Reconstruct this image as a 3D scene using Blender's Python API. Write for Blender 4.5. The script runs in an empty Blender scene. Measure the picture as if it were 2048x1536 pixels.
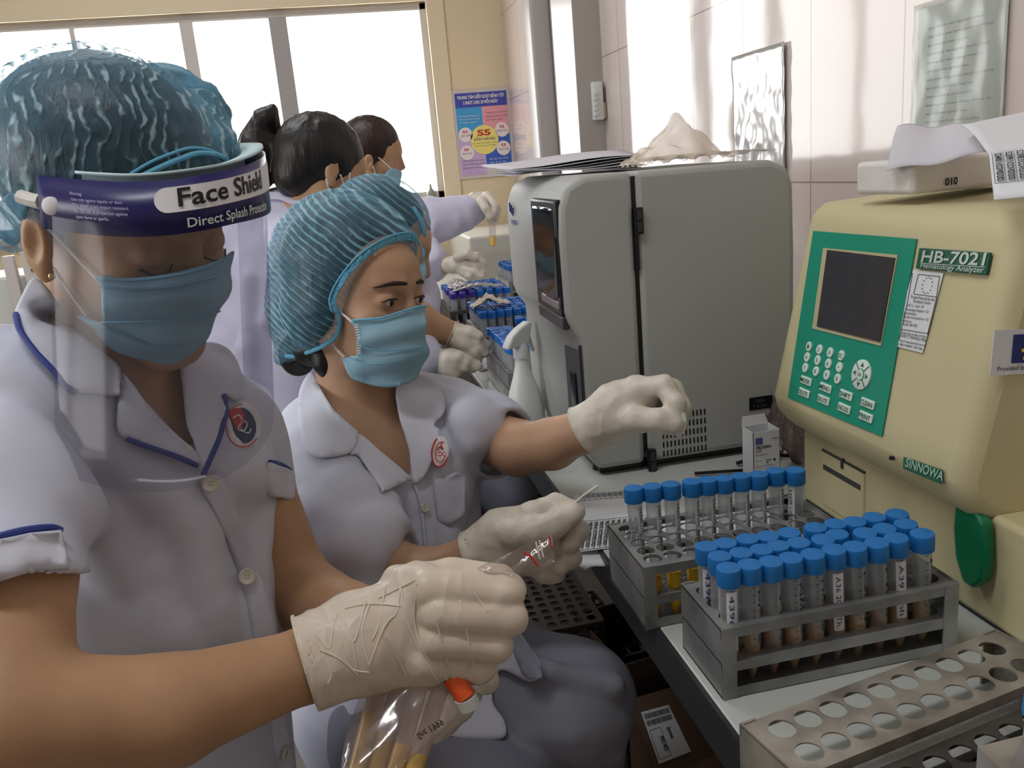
import bpy, bmesh, math, random
import numpy as np
from mathutils import Vector, Matrix
from mathutils.geometry import delaunay_2d_cdt
random.seed(7); rng = np.random.default_rng(7)
SC = bpy.context.scene
COL = SC.collection

# ------------------------------------------------------------------ camera
# room axes: X towards the tiled wall, Y along the bench away from the viewer, Z up; bench top at z = 0.80
YAW, PITCH, ROLL, FPX = math.radians(10.5), math.radians(14.374), math.radians(5.047), 1700.0
CAM = np.array([0.0, 0.0, 1.25])
def cam_axes():
    cy, sy, cp, sp = math.cos(YAW), math.sin(YAW), math.cos(PITCH), math.sin(PITCH)
    f = np.array([sy*cp, cy*cp, -sp]); r = np.array([cy, -sy, 0.]); d = np.cross(f, r)
    cr, sr = math.cos(ROLL), math.sin(ROLL)
    return cr*r+sr*d, -sr*r+cr*d, f
CR, CD, CF = cam_axes()
cam_data = bpy.data.cameras.new('camera'); cam = bpy.data.objects.new('camera', cam_data); COL.objects.link(cam)
cam_data.sensor_width = 36; cam_data.lens = 36*FPX/2048; cam_data.clip_start = .02
cam.matrix_world = Matrix(((CR[0], -CD[0], -CF[0], CAM[0]), (CR[1], -CD[1], -CF[1], CAM[1]), (CR[2], -CD[2], -CF[2], CAM[2]), (0, 0, 0, 1)))
SC.camera = cam
# ------------------------------------------------------------------ light
SC.view_settings.view_transform = 'Standard'; SC.view_settings.look = 'None'
SC.view_settings.gamma = 1; SC.view_settings.use_curve_mapping = False
SC.view_settings.exposure = -.62
W = bpy.data.worlds.new('daylight'); SC.world = W; W.use_nodes = True
W.node_tree.nodes['Background'].inputs[0].default_value = (1.0, .99, .975, 1)
W.node_tree.nodes['Background'].inputs[1].default_value = 10.0
def area(name, loc, size, power, rot, col=(1, 1, 1), portal=False):
    l = bpy.data.lights.new(name, 'AREA'); l.shape = 'RECTANGLE'; l.size, l.size_y = size; l.energy = power; l.color = col
    if portal: l.cycles.is_portal = True
    o = bpy.data.objects.new(name, l); o.location = loc; o.rotation_euler = rot; COL.objects.link(o); return o
area('window_portal', (-.55, 4.14, 1.56), (2.1, .86), 1, (-math.pi/2, 0, 0), portal=True)
area('window_portal', (-2.38, .95, 1.62), (1.9, .95), 1, (0, -math.pi/2, 0), portal=True).rotation_euler = (math.pi/2, 0, -math.pi/2)
for x, y in ((-.7, .4), (-.7, 2.5)):  # unseen fill lamps added under the ceiling to brighten the interior
    area('ceiling_fill_light', (x, y, 2.83), (1.2, .16), 24, (0, 0, 0), (.97, .98, 1))
SC.cycles.max_bounces = 7; SC.cycles.transparent_max_bounces = 24; SC.cycles.transmission_bounces = 6
SC.cycles.caustics_reflective = False; SC.cycles.caustics_refractive = False
SC.cycles.sample_clamp_indirect = 4

# ------------------------------------------------------------------ measuring helpers
def ray(px, py): return CR*(px-1024)/FPX + CD*(py-768)/FPX + CF
def at(px, py, d): return CAM + ray(px, py)*d
def onz(px, py, z): v = ray(px, py); return CAM + v*(z-CAM[2])/v[2]
def onx(px, py, x): v = ray(px, py); return CAM + v*(x-CAM[0])/v[0]
def ony(px, py, y): v = ray(px, py); return CAM + v*(y-CAM[1])/v[1]
def onpl(px, py, o, n): v = ray(px, py); return CAM + v*((o-CAM)@n)/(v@n)
def nrm(v): v = np.asarray(v, float); return v/np.linalg.norm(v)

# ------------------------------------------------------------------ materials
def lin(c):
    out = []
    for v in c:
        v = v/255
        out.append(v/12.92 if v <= .04045 else ((v+.055)/1.055)**2.4)
    return (*out, 1)
def mat(name, rgb, rough=.5, metal=0, spec=.5, noise=0, nscale=40, bump=0, bscale=80, alpha=1, trans=0, ior=1.45, sss=0, coat=0, rgb2=None, stretch=(1, 1, 1), emit=0, detail=4):
    m = bpy.data.materials.new(name); m.use_nodes = True
    nt = m.node_tree; b = nt.nodes['Principled BSDF']
    b.inputs['Base Color'].default_value = lin(rgb); b.inputs['Roughness'].default_value = rough
    b.inputs['Metallic'].default_value = metal; b.inputs['Specular IOR Level'].default_value = spec
    b.inputs['Alpha'].default_value = alpha; b.inputs['Transmission Weight'].default_value = trans; b.inputs['IOR'].default_value = ior
    b.inputs['Coat Weight'].default_value = coat; b.inputs['Coat Roughness'].default_value = .05
    if sss: b.inputs['Subsurface Weight'].default_value = sss; b.inputs['Subsurface Radius'].default_value = (.012, .005, .003); b.inputs['Subsurface Scale'].default_value = 1
    if emit: b.inputs['Emission Color'].default_value = lin(rgb); b.inputs['Emission Strength'].default_value = emit
    if noise or bump:
        tc = nt.nodes.new('ShaderNodeTexCoord'); mp = nt.nodes.new('ShaderNodeMapping'); mp.inputs['Scale'].default_value = stretch
        nt.links.new(tc.outputs['Object'], mp.inputs[0])
    if noise:
        n = nt.nodes.new('ShaderNodeTexNoise'); n.inputs['Scale'].default_value = nscale; n.inputs['Detail'].default_value = detail
        nt.links.new(mp.outputs[0], n.inputs['Vector'])
        r = nt.nodes.new('ShaderNodeValToRGB'); r.color_ramp.elements[0].position = .3; r.color_ramp.elements[1].position = .7
        c2 = rgb2 or tuple(max(0, v*(1-noise)) for v in rgb)
        r.color_ramp.elements[0].color = lin(c2); r.color_ramp.elements[1].color = lin(rgb)
        nt.links.new(n.outputs['Fac'], r.inputs[0]); nt.links.new(r.outputs[0], b.inputs['Base Color'])
    if bump:
        n = nt.nodes.new('ShaderNodeTexNoise'); n.inputs['Scale'].default_value = bscale; n.inputs['Detail'].default_value = detail
        nt.links.new(mp.outputs[0], n.inputs['Vector'])
        bp = nt.nodes.new('ShaderNodeBump'); bp.inputs['Strength'].default_value = 1; bp.inputs['Distance'].default_value = bump
        nt.links.new(n.outputs['Fac'], bp.inputs['Height']); nt.links.new(bp.outputs[0], b.inputs['Normal'])
    return m
def clear_mat(name, tint, gloss=.12, rough=.08, haze=0.0, hazecol=(230, 230, 230), fres=.45):
    """thin clear plastic: mostly straight-through, a sheen at grazing angles, a little haze"""
    m = bpy.data.materials.new(name); m.use_nodes = True; nt = m.node_tree
    for n in list(nt.nodes): nt.nodes.remove(n)
    out = nt.nodes.new('ShaderNodeOutputMaterial'); tr = nt.nodes.new('ShaderNodeBsdfTransparent'); tr.inputs[0].default_value = lin(tint)
    gl = nt.nodes.new('ShaderNodeBsdfGlossy'); gl.inputs['Roughness'].default_value = rough
    mx = nt.nodes.new('ShaderNodeMixShader')
    lw = nt.nodes.new('ShaderNodeLayerWeight'); lw.inputs[0].default_value = .35
    mm = nt.nodes.new('ShaderNodeMath'); mm.operation = 'MULTIPLY_ADD'; mm.inputs[1].default_value = fres; mm.inputs[2].default_value = gloss*.35
    nt.links.new(lw.outputs['Facing'], mm.inputs[0]); nt.links.new(mm.outputs[0], mx.inputs[0])
    nt.links.new(tr.outputs[0], mx.inputs[1]); nt.links.new(gl.outputs[0], mx.inputs[2])
    last = mx
    if haze:
        df = nt.nodes.new('ShaderNodeBsdfTranslucent'); df.inputs[0].default_value = lin(hazecol)
        d2 = nt.nodes.new('ShaderNodeBsdfDiffuse'); d2.inputs[0].default_value = lin(hazecol)
        a = nt.nodes.new('ShaderNodeMixShader'); a.inputs[0].default_value = .5; nt.links.new(df.outputs[0], a.inputs[1]); nt.links.new(d2.outputs[0], a.inputs[2])
        m2 = nt.nodes.new('ShaderNodeMixShader'); m2.inputs[0].default_value = haze
        nt.links.new(mx.outputs[0], m2.inputs[1]); nt.links.new(a.outputs[0], m2.inputs[2]); last = m2
    nt.links.new(last.outputs[0], out.inputs[0]); return m

M = {}
M['steel'] = mat('brushed_steel', (178, 180, 180), .36, .5, noise=.35, nscale=14, bump=.0003, bscale=60)
M['steel_old'] = mat('stained_steel', (182, 176, 166), .42, .45, noise=.5, nscale=22, rgb2=(116, 110, 103), bump=.0003, bscale=50)
M['steel_dark'] = mat('dark_steel', (96, 94, 90), .4, .5, noise=.4, nscale=18)
M['bench'] = mat('bench_laminate', (196, 200, 196), .28, noise=.05, nscale=9)
M['bench_edge'] = mat('bench_edge', (46, 46, 48), .4)
M['white_plastic'] = mat('white_plastic', (214, 216, 214), .42)
M['bottle'] = mat('milky_plastic', (226, 229, 226), .4, sss=0, trans=0)
M['sys_grey'] = mat('analyser_grey_shell', (176, 178, 176), .5, noise=.02, nscale=3, bump=.00006, bscale=900)
M['sys_white'] = mat('analyser_white_front', (198, 200, 198), .45)
M['black'] = mat('black_plastic', (22, 22, 25), .3)
M['black_gloss'] = mat('black_glass', (10, 11, 16), .08)
M['dark_grey'] = mat('dark_grey_plastic', (52, 53, 58), .35)
M['beige'] = mat('beige_shell', (204, 195, 154), .55, bump=.00025, bscale=700, noise=.04, nscale=5)
M['beige_dark'] = mat('beige_trim', (190, 181, 142), .55)
M['green'] = mat('green_panel', (20, 146, 120), .35)
M['green_dark'] = mat('dark_green_badge', (24, 98, 74), .4, noise=.2, nscale=300)
M['lcd'] = mat('grey_screen', (58, 58, 64), .25, noise=.1, nscale=60)
M['key'] = mat('pale_keys', (216, 232, 222), .5)
M['ink'] = mat('black_ink', (18, 18, 22), .6)
M['ink_blue'] = mat('blue_ink', (40, 52, 130), .6)
M['ink_green'] = mat('green_ink', (36, 92, 74), .6)
M['ink_navy'] = mat('navy_ink', (38, 62, 120), .6)
M['white_ink'] = mat('white_ink', (232, 232, 236), .6)
M['silver_ink'] = mat('silver_letters', (196, 208, 202), .4, .3)
M['red_ink'] = mat('red_ink', (196, 48, 52), .6)
M['paper'] = mat('white_paper', (226, 228, 232), .7, noise=.03, nscale=6)
M['paper_grey'] = mat('grey_paper', (206, 204, 212), .7, noise=.03, nscale=6)  # paper of a slightly greyer tone
M['foam'] = mat('white_foam', (232, 228, 224), .8, bump=.0006, bscale=260, noise=.04, nscale=60)
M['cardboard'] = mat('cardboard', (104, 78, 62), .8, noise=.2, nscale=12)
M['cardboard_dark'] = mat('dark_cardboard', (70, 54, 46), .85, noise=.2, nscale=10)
M['cap_blue'] = mat('blue_screw_cap', (28, 116, 190), .42, noise=.06, nscale=120)
M['cap_blue_far'] = mat('blue_screw_cap_glossy', (22, 104, 190), .25)
M['cap_purple'] = mat('purple_cap', (56, 44, 150), .3)
M['tube'] = clear_mat('clear_tube', (240, 242, 244), .2, .12, haze=.28, hazecol=(234, 238, 242))
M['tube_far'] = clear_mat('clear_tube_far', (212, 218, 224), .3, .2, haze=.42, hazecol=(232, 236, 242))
M['urine'] = mat('yellow_sample', (244, 190, 52), .15, noise=.5, nscale=60, rgb2=(186, 118, 20), stretch=(1, 1, .3))
M['urine_red'] = mat('amber_sample', (232, 140, 40), .15, noise=.5, nscale=60, rgb2=(96, 52, 22), stretch=(1, 1, .3))
M['yellow_clear'] = mat('insert_yellow', (240, 196, 60), .2, emit=0)
M['bag'] = clear_mat('clear_bag', (244, 242, 242), .15, .12, haze=.10, hazecol=(236, 220, 214), fres=.3)
M['frame_white'] = mat('window_frame_paint', (206, 200, 196), .4)
M['frame_cream'] = mat('window_jamb_paint', (228, 212, 182), .5)
M['cream'] = mat('cream_wall_paint', (228, 210, 176), .75, noise=.03, nscale=3)
M['pipe'] = mat('grey_pipe', (168, 164, 164), .35)
M['floor'] = mat('worn_floor_tiles', (122, 118, 112), .5, noise=.15, nscale=4)
M['ceiling'] = mat('white_ceiling', (214, 212, 206), .8)
M['plain'] = mat('painted_wall', (200, 192, 180), .8)
M['rack_plastic'] = mat('grey_plastic_rack', (104, 112, 116), .5)

# ------------------------------------------------------------------ object helpers
def prep(o, label=None, cat=None, group=None, kind=None):
    if label: o['label'] = label
    if cat: o['category'] = cat
    if group: o['group'] = group
    if kind: o['kind'] = kind
    return o
def empty(name, loc=(0, 0, 0), label=None, cat=None, group=None, rz=0):
    o = bpy.data.objects.new(name, None); o.location = loc; o.rotation_euler = (0, 0, rz); o.empty_display_size = .02
    COL.objects.link(o); return prep(o, label, cat, group)
def link_mesh(name, me, mats, parent=None, smooth=True):
    o = bpy.data.objects.new(name, me); COL.objects.link(o)
    for m in (mats if isinstance(mats, (list, tuple)) else [mats]): me.materials.append(m)
    if smooth: me.shade_smooth()
    if parent is not None: keep_world(o, parent)
    return o
def keep_world(o, parent):
    o.parent = parent
    T = Matrix.LocRotScale(parent.location, parent.rotation_euler, None)
    p = parent
    while p.parent: T = Matrix.LocRotScale(p.parent.location, p.parent.rotation_euler, None) @ p.matrix_parent_inverse @ T; p = p.parent
    o.matrix_parent_inverse = T.inverted()
def raw(verts, faces, name='m'):
    me = bpy.data.meshes.new(name); me.from_pydata([tuple(map(float, v)) for v in verts], [], [tuple(map(int, f)) for f in faces]); me.update(); return me
class MB:
    """collects shapes for ONE mesh (in world space unless placed)"""
    def __init__(s): s.b = bmesh.new()
    def box(s, x0, x1, y0, y1, z0, z1, bev=0, seg=2, T=None):
        r = bmesh.ops.create_cube(s.b, size=1)
        vs = r['verts']
        for v in vs: v.co = Vector(((x0+x1)/2+v.co.x*(x1-x0), (y0+y1)/2+v.co.y*(y1-y0), (z0+z1)/2+v.co.z*(z1-z0)))
        if bev:
            es = list({e for v in vs for e in v.link_edges})
            q = bmesh.ops.bevel(s.b, geom=es, offset=bev, segments=seg, affect='EDGES', profile=.5)
            vs = list({v for f in q['faces'] for v in f.verts} | {v for v in vs if v.is_valid})
        if T is not None:
            for v in vs: v.co = T @ v.co
        return s
    def obox(s, c, ax, half, bev=0):
        ax = [Vector(nrm(a)) for a in ax]; c = Vector(c)
        T = Matrix(((ax[0].x, ax[1].x, ax[2].x, c.x), (ax[0].y, ax[1].y, ax[2].y, c.y), (ax[0].z, ax[1].z, ax[2].z, c.z), (0, 0, 0, 1)))
        return s.box(-half[0], half[0], -half[1], half[1], -half[2], half[2], bev, T=T)
    def lathe(s, prof, seg=20, c=(0, 0, 0), axis=(0, 0, 1), cap=True):
        a = Vector(nrm(axis)); t = a.orthogonal().normalized(); u = a.cross(t); c = Vector(c); rings = []
        for r, z in prof:
            rings.append([s.b.verts.new(c + a*z + (t*math.cos(k*2*math.pi/seg)+u*math.sin(k*2*math.pi/seg))*r) for k in range(seg)])
        for i in range(len(rings)-1):
            for k in range(seg):
                s.b.faces.new((rings[i][k], rings[i][(k+1) % seg], rings[i+1][(k+1) % seg], rings[i+1][k]))
        if cap:
            s.b.faces.new(rings[0][::-1]); s.b.faces.new(rings[-1])
        return s
    def tube(s, pts, r, seg=8, cap=True):
        pts = [Vector(p) for p in pts]; rs = r if isinstance(r, (list, tuple, np.ndarray)) else [r]*len(pts); rings = []; t0 = None
        for i, p in enumerate(pts):
            d = (pts[min(i+1, len(pts)-1)] - pts[max(i-1, 0)]).normalized()
            t = d.orthogonal().normalized() if t0 is None else (t0 - d*t0.dot(d)).normalized()
            t0 = t; u = d.cross(t)
            rings.append([s.b.verts.new(p+(t*math.cos(k*2*math.pi/seg)+u*math.sin(k*2*math.pi/seg))*rs[i]) for k in range(seg)])
        for i in range(len(rings)-1):
            for k in range(seg): s.b.faces.new((rings[i][k], rings[i][(k+1) % seg], rings[i+1][(k+1) % seg], rings[i+1][k]))
        if cap: s.b.faces.new(rings[0][::-1]); s.b.faces.new(rings[-1])
        return s
    def prism(s, poly, vec):
        """poly: list of 3D points (planar), extruded along vec"""
        a = [s.b.verts.new(Vector(p)) for p in poly]; b = [s.b.verts.new(Vector(p)+Vector(vec)) for p in poly]; n = len(a)
        s.b.faces.new(a[::-1]); s.b.faces.new(b)
        for i in range(n): s.b.faces.new((a[i], a[(i+1) % n], b[(i+1) % n], b[i]))
        return s
    def plate_holes(s, P0, ex, ey, L, Wd, holes, r, th=.0012, seg=20):
        """flat plate with round holes: P0 corner, ex/ey unit vectors, holes list of (x,y)"""
        vs = [Vector((0, 0)), Vector((L, 0)), Vector((L, Wd)), Vector((0, Wd))]; ed = [(0, 1), (1, 2), (2, 3), (3, 0)]; hl = []
        for hx, hy in holes:
            k0 = len(vs)
            for k in range(seg): vs.append(Vector((hx+r*math.cos(k*2*math.pi/seg), hy+r*math.sin(k*2*math.pi/seg)))); ed.append((k0+k, k0+(k+1) % seg))
        rv, re, rf, *_ = delaunay_2d_cdt(vs, ed, [], 0, 1e-7)
        P0, ex, ey = map(Vector, (P0, ex, ey)); ez = ex.cross(ey)
        keep = []
        H = np.array(holes) if len(holes) else np.zeros((0, 2))
        for f in rf:
            c = sum((rv[i] for i in f), Vector((0, 0)))/len(f)
            if not (0 <= c.x <= L and 0 <= c.y <= Wd): continue
            if len(H) and (np.hypot(H[:, 0]-c.x, H[:, 1]-c.y) < r*.985).any(): continue
            keep.append(f)
        top = [s.b.verts.new(P0+ex*v.x+ey*v.y) for v in rv]; bot = [s.b.verts.new(P0+ex*v.x+ey*v.y-ez*th) for v in rv]
        cnt = {}
        for f in keep:
            s.b.faces.new([top[i] for i in f]); s.b.faces.new([bot[i] for i in reversed(f)])
            for i in range(len(f)):
                e = (f[i], f[(i+1) % len(f)]); cnt[e] = 1
        for (a, b) in cnt:
            if (b, a) not in cnt: s.b.faces.new((top[b], top[a], bot[a], bot[b]))
        for v in [v for v in top+bot if not v.link_faces]: s.b.verts.remove(v)
        return s
    def build(s, name, m, parent=None, smooth=False, bevel=0, place=None, sub=0):
        bmesh.ops.recalc_face_normals(s.b, faces=s.b.faces[:])
        me = bpy.data.meshes.new(name); s.b.to_mesh(me); s.b.free()
        o = bpy.data.objects.new(name, me); COL.objects.link(o)
        for q in (m if isinstance(m, (list, tuple)) else [m]): me.materials.append(q)
        if smooth:
            me.shade_smooth()
            if hasattr(me, 'set_sharp_from_angle'): me.set_sharp_from_angle(angle=math.radians(40))
        if bevel:
            md = o.modifiers.new('bevel', 'BEVEL'); md.width = bevel; md.segments = 3; md.limit_method = 'ANGLE'; md.angle_limit = math.radians(35)
            me.shade_smooth()
            if hasattr(me, 'set_sharp_from_angle'): me.set_sharp_from_angle(angle=math.radians(50))
        if sub: md = o.modifiers.new('sub', 'SUBSURF'); md.levels = md.render_levels = sub
        if parent is not None:
            if place == 'local': o.parent = parent
            else: keep_world(o, parent)
        return o
_fc = {}
def text_data(s, bold=0):
    c = bpy.data.curves.new('t', 'FONT'); c.body = s; c.size = 1; c.resolution_u = 3; c.align_x = 'LEFT'; c.offset = bold
    o = bpy.data.objects.new('t', c); COL.objects.link(o)
    me = bpy.data.meshes.new_from_object(o)
    V = np.array([v.co[:] for v in me.vertices]) if len(me.vertices) else np.zeros((0, 3)); F = [tuple(p.vertices) for p in me.polygons]
    bpy.data.objects.remove(o); bpy.data.curves.remove(c); bpy.data.meshes.remove(me)
    return V, F
def lettering(items, m, parent, name='lettering', lift=.0004):
    """items: (string, origin, xdir, ydir, height, width or None, bold); flat printed letters joined into one mesh"""
    AV, AF = [], []; k = 0
    for it in items:
        s, o, xd, yd, h = it[:5]; wd = it[5] if len(it) > 5 else None; bold = it[6] if len(it) > 6 else 0
        V, F = text_data(s, bold)
        if not len(V): continue
        sx = h/.72; sy = h/.72
        w0 = V[:, 0].max()-V[:, 0].min()
        if wd: sx = wd/w0
        xd, yd = nrm(xd), nrm(yd); n = np.cross(xd, yd)
        Q = np.array(o)[None] + (V[:, :1]-V[:, 0].min())*sx*xd[None] + V[:, 1:2]*sy*yd[None] + n[None]*lift
        AV.append(Q); AF += [tuple(i+k for i in f) for f in F]; k += len(V)
    return link_mesh(name, raw(np.concatenate(AV), AF), m, parent, smooth=False)
def sheet(corners, m, name, parent=None, n=(12, 12), fn=None, th=.0004):
    """four corners (a,b,c,d) -> bilinear sheet with optional displacement fn(u,v)->vec, thin solid"""
    a, b, c, d = [np.array(q, float) for q in corners]; V = []; F = []
    for j in range(n[1]+1):
        for i in range(n[0]+1):
            u, v = i/n[0], j/n[1]
            p = a*(1-u)*(1-v)+b*u*(1-v)+c*u*v+d*(1-u)*v
            if fn: p = p+np.array(fn(u, v))
            V.append(p)
    for j in range(n[1]):
        for i in range(n[0]): k = j*(n[0]+1)+i; F.append((k, k+1, k+n[0]+2, k+n[0]+1))
    o = link_mesh(name, raw(V, F), m, parent)
    md = o.modifiers.new('solid', 'SOLIDIFY'); md.thickness = th; md.offset = 0
    return o
def copy_tree(o, parent=None):
    c = o.copy(); COL.objects.link(c)
    if parent is not None: c.parent = parent
    for ch in o.children: copy_tree(ch, c)
    return c
ORD = ['first', 'second', 'third', 'fourth', 'fifth', 'sixth', 'seventh', 'eighth', 'ninth', 'tenth', 'eleventh', 'twelfth']
# ================================================================== ROOM
YB = 4.05; XW = .85; XL = -2.3; YR = -1.6; ZC = 2.9
def struct(name, mb, m, **k): return prep(mb.build(name, m, **k), kind='structure')
struct('floor', MB().box(XL-.1, XW+.1, YR-.1, YB+.2, -.1, 0), M['floor'])
struct('ceiling', MB().box(XL-.1, XW+.1, YR-.1, YB+.2, ZC, ZC+.1), M['ceiling'])
# back wall with one long window opening
WX0, WX1, WZ0, WZ1 = -1.62, .515, 1.13, 1.985
b = MB(); b.box(XL-.1, WX0, YB, YB+.18, 0, ZC); b.box(WX1, XW+.1, YB, YB+.18, 0, ZC); b.box(WX0, WX1, YB, YB+.18, 0, WZ0); b.box(WX0, WX1, YB, YB+.18, WZ1, ZC)
struct('wall_back', b, M['cream'])
b = MB()
for x0, x1, z0, z1 in ((WX0, WX1, WZ0, WZ0+.035), (WX0, WX1, WZ1-.03, WZ1), (WX0, WX0+.03, WZ0, WZ1), (WX1-.03, WX1, WZ0, WZ1)): b.box(x0, x1, YB+.03, YB+.08, z0, z1)
win = struct('window_1', b, M['frame_white'], bevel=.003)
for px, w in ((146, .02), (375, .055), (558, .075)):
    p = ony(px, 60, YB+.05)
    MB().box(p[0]-w/2, p[0]+w/2, YB+.02, YB+.085, WZ0+.03, WZ1-.03).build('mullion', M['frame_white'] if w < .07 else M['pipe'], win, bevel=.003)
b = MB(); b.box(WX1-.002, WX1+.075, YB-.012, YB+.02, WZ0-.05, WZ1+.08); b.box(WX0-.07, WX1+.075, YB-.012, YB+.02, WZ1, WZ1+.08)
struct('trim_1', b, M['frame_cream'], bevel=.003)
struct('trim_2', MB().box(WX0-.05, WX1+.06, YB-.04, YB+.06, WZ0-.03, WZ0), M['frame_white'], bevel=.004)
# left wall with its own window
LY0, LY1, LZ0, LZ1 = .0, 1.9, 1.15, 2.1
b = MB(); b.box(XL-.15, XL, YR-.1, LY0, 0, ZC); b.box(XL-.15, XL, LY1, YB, 0, ZC); b.box(XL-.15, XL, LY0, LY1, 0, LZ0); b.box(XL-.15, XL, LY0, LY1, LZ1, ZC)
struct('wall_left', b, M['plain'])
b = MB()
for y in (LY0, LY0+.46, LY0+.93, LY0+1.4, LY1-.05): b.box(XL-.08, XL-.03, y, y+.05, LZ0, LZ1)
for z in (LZ0, LZ1-.05): b.box(XL-.08, XL-.03, LY0, LY1, z, z+.05)
struct('window_2', b, M['frame_white'])
struct('wall_rear', MB().box(XL-.1, XW+.1, YR-.12, YR, 0, ZC), M['plain'])
# tiled wall on the right
m = bpy.data.materials.new('glossy_wall_tiles'); m.use_nodes = True; nt = m.node_tree; bs = nt.nodes['Principled BSDF']
tc = nt.nodes.new('ShaderNodeTexCoord'); sp = nt.nodes.new('ShaderNodeSeparateXYZ'); nt.links.new(tc.outputs['Object'], sp.inputs[0])
cb = nt.nodes.new('ShaderNodeCombineXYZ'); nt.links.new(sp.outputs['Y'], cb.inputs[0]); nt.links.new(sp.outputs['Z'], cb.inputs[1])
br = nt.nodes.new('ShaderNodeTexBrick'); br.offset = 0; br.inputs['Scale'].default_value = 1; br.inputs['Brick Width'].default_value = .2555; br.inputs['Row Height'].default_value = .368
br.inputs['Mortar Size'].default_value = .0016; br.inputs['Mortar Smooth'].default_value = .1; br.inputs['Bias'].default_value = 0
br.inputs['Color1'].default_value = lin((206, 194, 190)); br.inputs['Color2'].default_value = lin((208, 196, 192)); br.inputs['Mortar'].default_value = lin((150, 138, 134))
mp = nt.nodes.new('ShaderNodeMapping'); mp.inputs['Location'].default_value = (-.166+.2555, -.070, 0); nt.links.new(cb.outputs[0], mp.inputs[0]); nt.links.new(mp.outputs[0], br.inputs['Vector'])
nt.links.new(br.outputs['Color'], bs.inputs['Base Color'])
bs.inputs['Roughness'].default_value = .06; bs.inputs['Specular IOR Level'].default_value = .5
ns = nt.nodes.new('ShaderNodeTexNoise'); ns.inputs['Scale'].default_value = 5; bp = nt.nodes.new('ShaderNodeBump'); bp.inputs['Distance'].default_value = .0008
nt.links.new(tc.outputs['Object'], ns.inputs['Vector']); nt.links.new(ns.outputs['Fac'], bp.inputs['Height']); nt.links.new(bp.outputs[0], bs.inputs['Normal'])
M['tile'] = m
struct('wall_right', MB().box(XW, XW+.1, YR-.1, YB, 0, ZC), m)
M['tile_grey'] = mat('grey_pilaster_tile', (172, 166, 162), .25)
struct('trim_3', MB().box(.765, XW+.002, 2.62, 2.86, .8, ZC), M['tile_grey'], bevel=.002)
# riser pipe on the wall
b = MB(); p0 = onx(1101, 100, .80)
yy = 3.22
for (x0, x1, z0) in ((1072, 1112, 0),):
    b.box(.775, XW, yy-.03, yy+.10, 0, ZC, .012, 3)
prep(b.build('wall_pipe_cover', M['pipe'], smooth=True), 'tall grey boxed riser pipe running up the tiled wall by the poster corner', 'pipe')
# switch on the pilaster
s = empty('wall_switch', tuple(ony(1192, 215, 2.61)), 'small white wall switch with ridged front, fixed to the grey pilaster', 'switch')
a, c_ = ony(1181, 165, 2.615), ony(1202, 240, 2.615)
MB().box(a[0], c_[0]+.006, 2.596, 2.62, c_[2], a[2], .003).build('housing', M['white_plastic'], s, smooth=True)
b = MB()
for k in range(5): z = c_[2]+.012+k*.015; b.box(a[0]+.002, a[0]+.012, 2.59, 2.597, z, z+.009, .001)
b.build('rocker', M['white_plastic'], s)
MB().box(c_[0]+.004, c_[0]+.014, 2.60, 2.62, c_[2]+.005, c_[2]+.05, .002).build('side_clip', M['beige_dark'], s)

for x, y, w_ in ((-.7, .4, 'near'), (-.7, 2.5, 'far')):  # housings made up to go with the added fill lamps
    prep(MB().box(x-.62, x+.62, y-.09, y+.09, 2.84, 2.9, .01).build('fill_light_housing', M['white_plastic'], None), 'long white tube light fixture on the ceiling, %s one' % ('nearer' if w_ == 'near' else 'farther'), 'ceiling light')
# ================================================================== BENCH
bn = empty('lab_bench', (.55, 2.2, 0), 'long white laminate lab bench with dark front edge along the tiled wall', 'bench')
MB().box(.2575, XW, .28, 3.95, .779, .80).build('worktop', M['bench'], bn, bevel=.002)
MB().box(.2535, .2585, .28, 3.95, .755, .799).build('edge_strip', M['bench_edge'], bn)
MB().box(.31, .83, .3, 3.93, .70, .779).build('frame_rail', M['steel_dark'], bn)
for y in (.36, 2.1, 3.85):
    for x in (.33, .8): MB().box(x-.02, x+.02, y-.02, y+.02, 0, .70).build('leg', M['steel_dark'], bn)

# ================================================================== GREY ANALYSER (rear)
g = empty('blood_analyser', (.46, 1.3, .8), 'large pale grey blood analyser with black front recesses and side vent', 'analyser')
Y0, Y1 = 1.12, 1.475
prof = [(.292, 1.19), (.2895, 1.15), (.290, 1.047), (.2945, 1.031), (.309, 1.010), (.3095, .911), (.312, .84), (.324, .812), (.60, .812), (.634, .825), (.636, 1.10), (.634, 1.19), (.626, 1.215), (.60, 1.227), (.33, 1.229), (.303, 1.217)]
def ext(prof, y0, y1): return MB().prism([(x, y0, z) for x, z in prof], (0, y1-y0, 0))
seam = .398
front = [(x, z) for x, z in prof if x < seam]; 
rearp = [(seam+.0015, .812), (.60, .812), (.634, .825), (.636, 1.10), (.634, 1.19), (.626, 1.215), (.60, 1.227), (seam+.0015, 1.2285)]
frontp = [(.292, 1.19), (.2895, 1.15), (.290, 1.047), (.2945, 1.031), (.309, 1.010), (.3095, .911), (.312, .84), (.324, .812), (seam-.0015, .812), (seam-.0015, 1.2285), (.33, 1.229), (.303, 1.217)]
ext(rearp, Y0, Y1).build('rear_shell', M['sys_grey'], g, bevel=.009)
ext(frontp, Y0, Y1).build('front_shell', M['sys_grey'], g, bevel=.009)
ext([(seam-.01, .83), (seam+.01, .83), (seam+.01, 1.222), (seam-.01, 1.222)], Y0+.004, Y1-.004).build('seam_gap', M['black'], g)
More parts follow.
